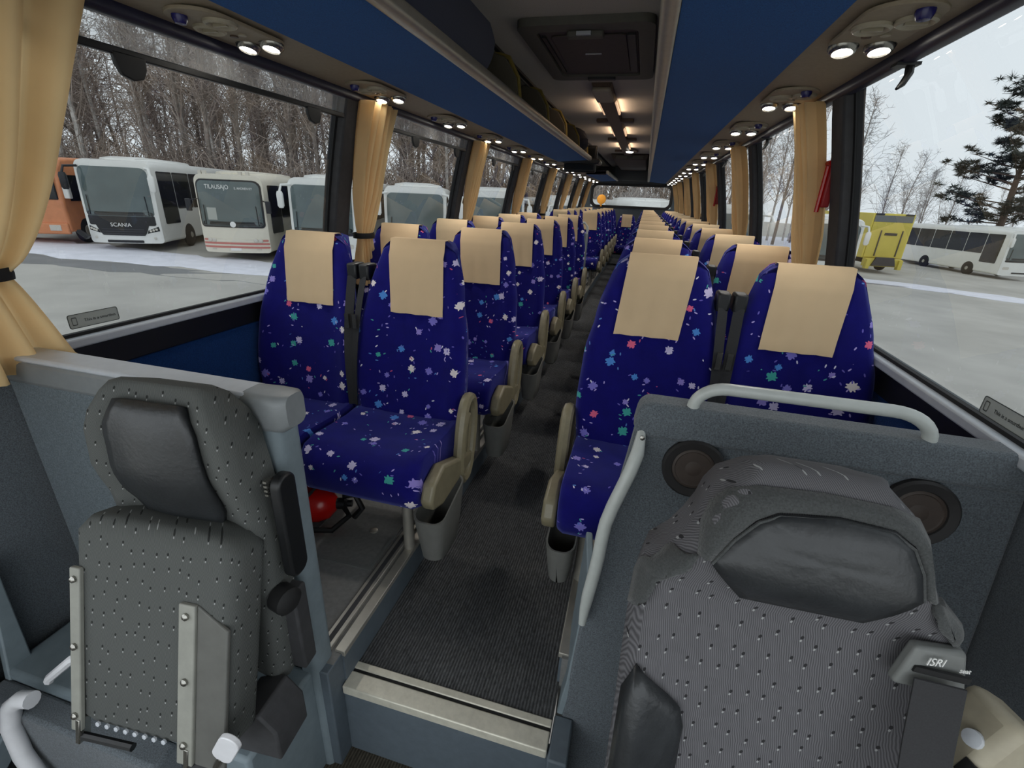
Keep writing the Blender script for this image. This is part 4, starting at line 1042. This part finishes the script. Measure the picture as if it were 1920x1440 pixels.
# ---------------- coaches
def coach(style, label, pos, rz, L=11.5, H=3.45, cat='bus'):
    t = thing('parked_coach', label, cat, (pos[0], pos[1], gz(*pos)), rz, 'coaches parked in the yard')
    body_m = 'coach_cream' if style == 'cream' else 'coach_white'
    def yf(x, z): return .22 * (abs(x) / 1.27) ** 3 + .10 * max(0, (z - 1.1) / 2.3) ** 1.4 * (1.6 if style != 'cream' else .8)
    out = dense(rrect(-1.25, 1.25, .32, H - .12, (.28, .28, .12, .12), 6), 2); n = len(out)
    m = MB().patch(out, yf, 0, .0, 12, (0, 1.6))
    def ring(y, s, dz=0): return [(x * s, y, (z - 1.6) * (s if z > 1.6 else 1) + 1.6 + dz) for x, z in out]
    fr0 = [(x, yf(x, z), z) for x, z in out]
    m.loft([fr0, ring(.55, 1.012, .02), ring(1.2, 1.016, .03), ring(L - .2, 1.016, .03), ring(L, .97)], True)
    m.build('body', body_m, t, ang=50)
    hump = [[(x, y, H - .12 + z) for x, z in ((-1.0 * s, .0), (-.92 * s, .14 * s), (-.5, .20 * s), (.5, .20 * s), (.92 * s, .14 * s), (1.0 * s, .0))] for y, s in ((1.0, .55), (1.5, 1), (4.6, 1), (5.4, .6))]
    MB().loft(hump).build('roof_unit', body_m, t)
    zb = 1.34
    gm = 'coach_glass'
    ws = rrect(-1.13, 1.13, zb, H - .34, (.22, .22, .12, .12), 5)
    w_ = MB().patch(ws, yf, .03, .05, 10).build('windscreen', gm, t)
    if style == 'cream':
        MB().patch(rrect(-1.19, 1.19, zb - .06, H - .28, (.26, .26, .14, .14), 5), yf, .018, .04, 10).build('screen_seal', 'coach_black', t)
    else:
        MB().patch(rrect(-1.12, 1.12, 1.0 if style == 'grille' else zb - .12, zb + .03, .06, 3), yf, .022, .04, 6).build('dash_band', 'coach_black', t)
    # wiper arms and dashboard line
    for sx in (-1, 1):
        MB().tube([(sx * .98, yf(.98, zb) - .045, zb + .03), (sx * .96, yf(.96, zb + .6) - .06, zb + .75)], .015, 5).build('wiper', 'coach_black', w_)
    MB().patch(rrect(-1.1, 1.1, zb + .02, zb + .16, .05, 3), yf, .036, .01, 3).build('dashboard', 'coach_dark_glass', w_)
    if style == 'grille':
        g_ = MB().patch([(-.98, 1.22), (-.78, .72), (-.70, .62), (.70, .62), (.78, .72), (.98, 1.22)], yf, .026, .05, 6).build('grille', 'coach_black', t)
        for k in range(3): MB().patch(rrect(-.72, .72, .66 + .085 * k, .70 + .085 * k, .015, 2), yf, .036, .02, 3).build('grille_bar', 'post_grey', g_)
        text('lettering', 'SCANIA', .20, 'print_white', g_, Matrix(((1, 0, 0, 0), (0, 0, -1, yf(0, .98) - .045), (0, 1, 0, .955), (0, 0, 0, 1))) , .004, 'CENTER')
        for sx in (-1, 1):
            hl = MB().patch([(sx * 1.19, .80), (sx * 1.17, .97), (sx * .84, .82), (sx * .80, .70)][::sx], yf, .012, .03, 3).build('headlight', 'coach_dark_glass', t)
            for k in range(3): MB().lathe([(.045, 0), (.045, .02), (0, .025)], (sx * (.92 + .09 * k), yf(.92 + .09 * k, .83) - .012, .80 + .03 * k), (0, -1, 0), 8).build('lens', 'lamp_lens', hl)
            MB().lathe([(.05, 0), (.05, .015), (0, .02)], (sx * 1.0, yf(1.0, .5) - .004, .52), (0, -1, 0), 10).build('fog_lamp', 'lamp_lens', t)
        MB().patch(rrect(-.62, .62, .34, .44, .03, 3), yf, .006, .02, 3).build('lower_intake', 'coach_black', t)
    elif style == 'cream':
        for k, z in enumerate((.64, .50)): MB().patch(rrect(-1.24, 1.24, z, z + .075, .03, 3), yf, .012, .03, 4).build('red_stripe', 'stripe_red', t)
        MB().patch(rrect(-1.16, 1.16, .745, .85, .04, 3), yf, .008, .03, 3).build('lamp_panel', body_m, t)
        for sx in (-1, 1):
            for k, x in enumerate((.78, .95)): MB().lathe([(.075, 0), (.08, .03), (.06, .04), (0, .035)], (sx * x, yf(x, .8), .80), (0, -1, 0), 14).build('headlight', 'lamp_lens', t)
            MB().patch(rrect(sx * 1.12 - .09, sx * 1.12 + .09, .77, .84, .02, 2), yf, .02, .03, 2).build('indicator', 'stripe_red', t)
            MB().patch(rrect(sx * .85 - .08, sx * .85 + .08, .44, .48, .01, 2), yf, .02, .03, 2).build('fog_lamp', 'lamp_lens', t)
        MB().patch(rrect(-.2, .2, .40, .50, .01, 2), yf, .02, .02, 2).build('number_plate', 'coach_white', t)
        for x, sz, tx in ((-.78, .22, 'TILAUSAJO'), (.28, .12, 'E. AHONEN KY')):
            text('lettering', tx, sz, 'print_white', w_, Matrix(((.8, 0, 0, x), (0, 0, -1, yf(x + .3, 2.8) - .05), (0, 1, 0, H - .62), (0, 0, 0, 1))), .004)
        MB().patch(rrect(-.86, -.50, 1.55, 2.0, .01, 2), yf, .038, .01, 3).build('paper_notice', 'sticker_grey', w_)
        MB().lathe([(.11, 0), (.11, .02), (0, .03)], (.05, yf(.05, zb) - .04, 1.40), (0, -1, 0), 10).build('badge', 'print_white', w_)
        for x in (-1.0, -.85, .45, .72): MB().box(x - .06, x + .06, .3, .42, H - .12, H + .02).build('roof_lamp', 'lamp_lens', t)
    else:
        for sx in (-1, 1): MB().patch(rrect(sx * .93 - .17, sx * .93 + .17, .72, .90, .06, 3), yf, .012, .03, 3).build('headlight', 'lamp_lens', t)
        MB().patch(rrect(-.5, .5, .46, .56, .03, 3), yf, .01, .03, 3).build('lower_intake', 'coach_black', t)
    # side glazing, posts, wheels, door, mirrors
    for sx in (-1, 1):
        xs = sx * 1.272
        edges = [.62, 1.9, 3.4, 4.9, 6.4, 7.9, 9.4, 10.9]
        for k in range(len(edges) - 1):
            a, b = edges[k] + .03, min(edges[k + 1] - .03, L - .3)
            if b <= a: continue
            z0 = 1.62 if k else 1.05
            MB().prism(rrect(a, b, z0, H - .42, .06, 3), 'x', xs - .012 * sx, xs + .012 * sx).build('side_window', 'coach_dark_glass', t)
        for yy in (2.55, L - 3.1):
            w = MB().lathe([(0, -.06), (.28, -.06), (.44, -.02), (.50, .02), (.50, .10), (0, .10)], (xs, yy, .50), (-sx, 0, 0), 20).build('wheel', 'tyre', t)
            MB().lathe([(0, .075), (.10, .08), (.14, .05), (.26, .035), (.28, .06), (.28, .0), (0, .0)], (xs, yy, .50), (sx, 0, 0), 16).build('hub', 'aluminium', w)
        if style == 'cream':
            a_ = MB().tube([(sx * 1.2, .2, 2.3), (sx * 1.42, .0, 2.25)], .02, 6).build('mirror_arm', 'coach_black', t)
            MB().box(sx * 1.36, sx * 1.56, -.05, .04, 1.85, 2.3).build('mirror', 'coach_black', a_, .03)
        else:
            a_ = MB().tube([(sx * 1.1, .25, H - .35), (sx * 1.36, -.05, H - .38), (sx * 1.42, -.12, H - .62)], .045, 8).build('mirror_arm', body_m if sx > 0 or style != 'grille' else 'coach_black', t)
            MB().loft([[(sx * 1.42 + p[0] * s_, -.12 + p[1] * s_, z) for p in rrect(-.11, .11, -.09, .09, .05, 3)] for z, s_ in ((H - .6, .7), (H - .7, 1), (H - 1.12, 1), (H - 1.2, .6))]).build('mirror', body_m if sx > 0 or style != 'grille' else 'coach_black', a_)
    if style == 'grille':
        fl_ = MB().prism([(-1.25, .45), (-1.5, .7), (-1.45, .8), (-1.15, .55)], 'y', -.15, .05).build('open_flap', 'coach_black', t)
    return t
RZ = math.radians(21)
coach('grille', 'white coach with black grille and lettering parked at the far left', (-19.85, 14.9), math.radians(25)).scale = (1.06, 1.0, 1.02)
coach('cream', 'cream coach with red bumper stripes and destination lettering', (-15.2, 15.7), RZ, H=3.3)
coach('plain', 'white coach parked right of the cream coach', (-11.75, 16.6), RZ, H=3.4)
coach('plain', 'white coach seen between the second pair of left window posts', (-8.6, 18.3), RZ, H=3.35)
coach('plain', 'white coach with humped roof seen through the third left window', (-5.6, 19.6), RZ, H=3.4)
coach('plain', 'white coach seen through the fourth left window', (-2.3, 21.3), RZ, H=3.3)
coach('plain', 'white coach seen left of centre through the rear window', (1.2, 23.0), RZ, H=3.45)
coach('plain', 'white coach seen at the right of the rear window', (4.9, 25.0), RZ, H=3.45)
coach('plain', 'white bus seen between the curtains of the second right window', (9.4, 27.0), math.radians(-14), L=9, H=3.3)
# broadside coach on the right: rear near the yellow truck, front to the right
rp = (23.6, 50.0); fp = (26.0, 40.7); dv = Vector((rp[0] - fp[0], rp[1] - fp[1], 0)); ang = math.atan2(-dv.x, dv.y)
coach('plain', 'long white coach parked broadside at the right beside the yellow truck', fp, ang, L=dv.length, H=3.4)

# ---------------- orange truck at far left
t = thing('orange_truck', 'orange truck partly hidden behind the foreground curtain', 'truck', (-23.6, 14.2, gz(-23.6, 14)), math.radians(28))
MB().prism([(0, .5), (0, 1.5), (.12, 2.9), (.5, 3.3), (2.2, 3.4), (2.2, .5)], 'x', -1.25, 1.25).build('cab', 'orange_paint', t, .1, 3)
MB().box(-1.25, 1.25, 2.4, 8.5, .9, 3.3).build('cargo_box', 'brown_plastic', t, .03)
MB().box(-1.1, 1.1, -.02, .06, 1.75, 2.65).build('windscreen', 'coach_dark_glass', t, .04)
MB().box(-1.2, 1.2, -.08, .1, .42, .85).build('bumper', 'orange_paint', t, .05)
for sx in (-1, 1):
    MB().box(sx * .55, sx * .95, -.1, 0, .55, .78).build('headlight', 'lamp_lens', t, .02)
    MB().box(sx * 1.26, sx * 1.48, .1, .3, 1.8, 2.6).build('mirror', 'coach_white', t, .04)
    for yy in (1.1, 6.8):
        w = MB().lathe([(0, -.1), (.46, -.1), (.50, 0), (.50, .16), (0, .16)], (sx * 1.1, yy, .5), (sx, 0, 0), 18).build('wheel', 'tyre', t)
        MB().lathe([(0, .18), (.2, .18), (.28, .10), (0, .10)], (sx * 1.1, yy, .5), (sx, 0, 0), 14).build('hub', 'aluminium', w)
MB().box(1.24, 1.27, .5, 1.6, 1.7, 2.7).build('side_window', 'coach_dark_glass', t)

# ---------------- yellow box truck with tail lift
ty = thing('yellow_truck', 'yellow box truck with rear tail lift parked at the right', 'truck', (15.9, 36.8, gz(15.9, 36.8)), math.radians(9))
MB().box(-1.27, 1.27, .0, 7.5, .95, 3.72).build('cargo_body', 'yellow_paint', ty, .03)
MB().box(-1.2, 1.2, 7.7, 9.6, .5, 3.0).build('cab', 'yellow_paint', ty, .15, 3)
MB().box(-.45, .45, .2, 9.0, .55, .95).build('chassis', 'post_grey', ty)
d = MB().box(-1.17, 1.17, -.06, .0, 1.0, 3.2).build('rear_door', 'yellow_door_paint', ty, .02)
for x in (-.55, .75): MB().box(x - .03, x + .03, -.11, -.06, 1.1, 2.7).build('door_rod', 'post_grey', d)
MB().box(-.3, .45, -.10, -.06, 2.4, 2.55).build('door_plate', 'coach_black', d)
MB().box(-1.17, 1.17, -.05, .0, 3.2, 3.6).build('roof_band', 'grey_plastic', ty, .02)
for x in (-.9, .9): MB().box(x - .25, x + .25, -.06, .0, 3.62, 3.72).build('top_lamp', 'coach_black', ty)
lf = MB().box(-1.15, 1.15, -.35, .0, .45, .95).build('tail_lift', 'yellow_door_paint', ty, .03)
MB().prism([(-.75, .5), (-.55, 1.05), (.55, 1.05), (.75, .5)], 'y', -.45, -.3).build('lift_plate', 'post_grey', lf, .02)
for x in (-1.0, 1.0): MB().box(x - .12, x + .12, -.5, -.2, .3, .9).build('lift_arm', 'yellow_door_paint', lf, .02)
for x in (-1.05, 1.05):
    MB().lathe([(0, -.15), (.45, -.15), (.5, 0), (.45, .15), (0, .15)], (x, 1.6, .5), (1, 0, 0), 16).build('wheel', 'tyre', ty)

# ---------------- trees
def branch(mb, p, d, L, r, rg, depth, out, droop=0):
    n = 3 if depth else 5; pts = [p]; q = p.copy(); dd = d.copy()
    for k in range(n):
        dd = (dd + Vector((rg.uniform(-.16, .16), rg.uniform(-.16, .16), rg.uniform(-.05, .14) - droop))).normalized(); q = q + dd * (L / n); pts.append(q.copy())
    rs = [max(.012, r * (1 - .8 * i / n)) for i in range(n + 1)]
    mb.tube(pts, rs, 3)
    return pts, dd
def bare_tree(seed, H, spread, nb, twigs, tr=.14, lean=.05):
    rg = random.Random(seed); T = MB(); B = MB()
    pts = []; q = Vector((0, 0, 0)); d = Vector((rg.uniform(-lean, lean), rg.uniform(-lean, lean), 1)).normalized()
    for k in range(11): pts.append(q.copy()); d = (d + Vector((rg.uniform(-.05, .05), rg.uniform(-.05, .05), .05))).normalized(); q = q + d * H / 10
    T.tube(pts, [tr * (1 - .085 * k) for k in range(11)], 6)
    for b in range(nb):
        h = rg.uniform(.18, .98) ** .8; i = min(9, int(h * 10)); p = pts[i].lerp(pts[i + 1], h * 10 - i)
        a = rg.uniform(0, 2 * PI); el = rg.uniform(.3, 1.1)
        dr = Vector((math.cos(a) * math.cos(el), math.sin(a) * math.cos(el), math.sin(el)))
        L = spread * (1.15 - h) * rg.uniform(.6, 1.2) + .5
        dr = (dr + Vector((0, 0, .45))).normalized()
        bp, _ = branch(B, p, dr, L, tr * .32 * (1.2 - h), rg, 1, None)
        for w in range(twigs):
            k = rg.randint(1, 3); a = rg.uniform(0, 2 * PI); el = rg.uniform(-.2, 1.2)
            d2 = Vector((math.cos(a) * math.cos(el), math.sin(a) * math.cos(el), math.sin(el)))
            tp, _ = branch(B, bp[k], d2, L * rg.uniform(.25, .6), tr * .10, rg, 1, None, .03)
            for w2 in range(2):
                a = rg.uniform(0, 2 * PI); d3 = Vector((math.cos(a) * .7, math.sin(a) * .7, rg.uniform(-.3, .9))).normalized()
                branch(B, tp[rg.randint(1, 3)], d3, L * rg.uniform(.15, .35), tr * .06, rg, 1, None, .03)
    return T, B
TREES = []
for k in range(4):
    T, B = bare_tree(20 + k, 17, 3.2, 46, 5, .17)
    TREES.append((me_of(T, 'bark_birch' if k % 2 else 'bark_grey', 'trunk'), me_of(B, 'twig_brown', 'branches')))
BT = []
for k in range(3):
    T, B = bare_tree(50 + k, 15, 4.4, 40, 5, .15, .16)
    BT.append((me_of(T, 'bark_grey', 'trunk'), me_of(B, 'twig_grey', 'branches')))
rg = random.Random(5)
def plant(ms, x, y, s, label, group, cat='tree', name='bare_tree'):
    t = thing(name, label, cat, (x, y, gz(x, y)), rg.uniform(0, 6.28), group); t.scale = (s, s, s * rg.uniform(.9, 1.1))
    mk('trunk', ms[0], t); mk('branches', ms[1], t)
for row, (y0, n_) in enumerate(((30, 46), (33, 50), (37, 52), (43, 54))):
    for i in range(n_):
        x = -62 + (66 if row < 3 else 70) * (i + rg.uniform(.1, .9)) / n_
        plant(TREES[rg.randrange(4)], x, y0 + (x + 20) * .22 + rg.uniform(-1.8, 1.8), rg.uniform(.8, 1.12), 'leafless tree in the dense forest behind the parked coaches', 'forest trees behind the coaches')
# undergrowth
UB = []
for k in range(3):
    B = MB(); r2 = random.Random(90 + k)
    for i in range(90):
        a = r2.uniform(0, 6.28); rr = r2.uniform(0, 1.4); p = Vector((rr * math.cos(a), rr * math.sin(a), 0))
        bp, _ = branch(B, p, Vector((r2.uniform(-.4, .4), r2.uniform(-.4, .4), 1)).normalized(), r2.uniform(2, 4.5), .03, r2, 1, None)
        for w in range(3): branch(B, bp[r2.randint(1, 3)], Vector((r2.uniform(-1, 1), r2.uniform(-1, 1), r2.uniform(0, .8))).normalized(), r2.uniform(.6, 1.4), .016, r2, 1, None)
    UB.append(me_of(B, 'twig_brown', 'shrub'))
for i in range(110):
    x = -60 + 64 * i / 110 + rg.uniform(-.4, .4); y = 29 + (x + 20) * .22 + rg.uniform(-1, 3)
    o = mk('shrub', UB[rg.randrange(3)]); o.location = (x, y, gz(x, y)); o.rotation_euler = (0, 0, rg.uniform(0, 6)); s_ = rg.uniform(.8, 1.3); o.scale = (s_ * 1.3, s_ * 1.3, s_)
    tag(o, 'leafless brown shrub at the foot of the forest behind the coaches', 'shrub', 'forest edge shrubs')
# right side birches
for i, (x, y, s_, lab) in enumerate(((22.2, 62, .98, 'tall leaning bare birch beside the right window post'), (27.3, 66, .66, 'bare birch above the yellow truck roof'), (29.2, 67, .70, 'bare birch in the middle of the right group'), (30.9, 66, .62, 'slender bare birch right of the yellow truck'), (34.0, 68, .58, 'bare birch left of the dark pine'))):
    plant(BT[i % 3], x, y, s_ * 1.05, lab, 'bare birches on the right', name='bare_birch')
for i in range(26):
    x = 14 + 62 * i / 26; plant(BT[i % 3], x + rg.uniform(-1, 1), 84 + rg.uniform(-5, 6) - x * .15, rg.uniform(.45, .62), 'small hazy bare tree in the distant line on the right', 'distant trees on the right')
for i in range(14):
    x = 5 + 3 * rg.random() + i * .95; plant(TREES[i % 4], x, 58 + rg.uniform(-4, 8), rg.uniform(.75, .95), 'bare tree behind the second right window', 'trees behind the right windows')
# pine
r2 = random.Random(4); T = MB(); Nn = MB(); Bp = MB()
tp = [Vector((.15 * math.sin(k * .7), .1 * math.cos(k), 1.35 * k)) for k in range(13)]
T.tube(tp, [.30 - .021 * k for k in range(13)], 8)
for b in range(74):
    h = r2.uniform(.20, 1.0); i = min(11, int(h * 12)); p = tp[i].lerp(tp[i + 1], h * 12 - i); a = r2.uniform(0, 6.28)
    L = (5.4 * (1 - h) ** .55 + 1.2) * r2.uniform(.65, 1.1); d_ = Vector((math.cos(a), math.sin(a), r2.uniform(-.05, .35))).normalized()
    bp, _ = branch(Bp, p, d_, L, .07, r2, 1, None)
    for c_ in range(int(4 + L * 2)):
        q = bp[1].lerp(bp[3], r2.random()) + Vector((r2.uniform(-.5, .5), r2.uniform(-.5, .5), r2.uniform(-.1, .4)))
        R = r2.uniform(.45, .75)
        for n_ in range(40):
            v = Vector((r2.gauss(0, 1), r2.gauss(0, 1), r2.gauss(.25, .6))).normalized(); e = q + v * R * r2.uniform(.5, 1); s0 = q + v * R * .1
            sd = v.orthogonal().normalized() * .045
            Nn.add([s0 - sd, s0 + sd, e], [(0, 1, 2)])
t = thing('pine_tree', 'large dark pine tree towering at the far right', 'tree', (27.4, 47.5, gz(27.4, 47.5))); t.scale = (1.0, 1.0, .92); t.rotation_euler = (0, .05, 0)
T.build('trunk', 'pine_bark', t); Bp.build('boughs', 'pine_bark', t); Nn.build('needles', 'pine_needle', t, smooth=False)
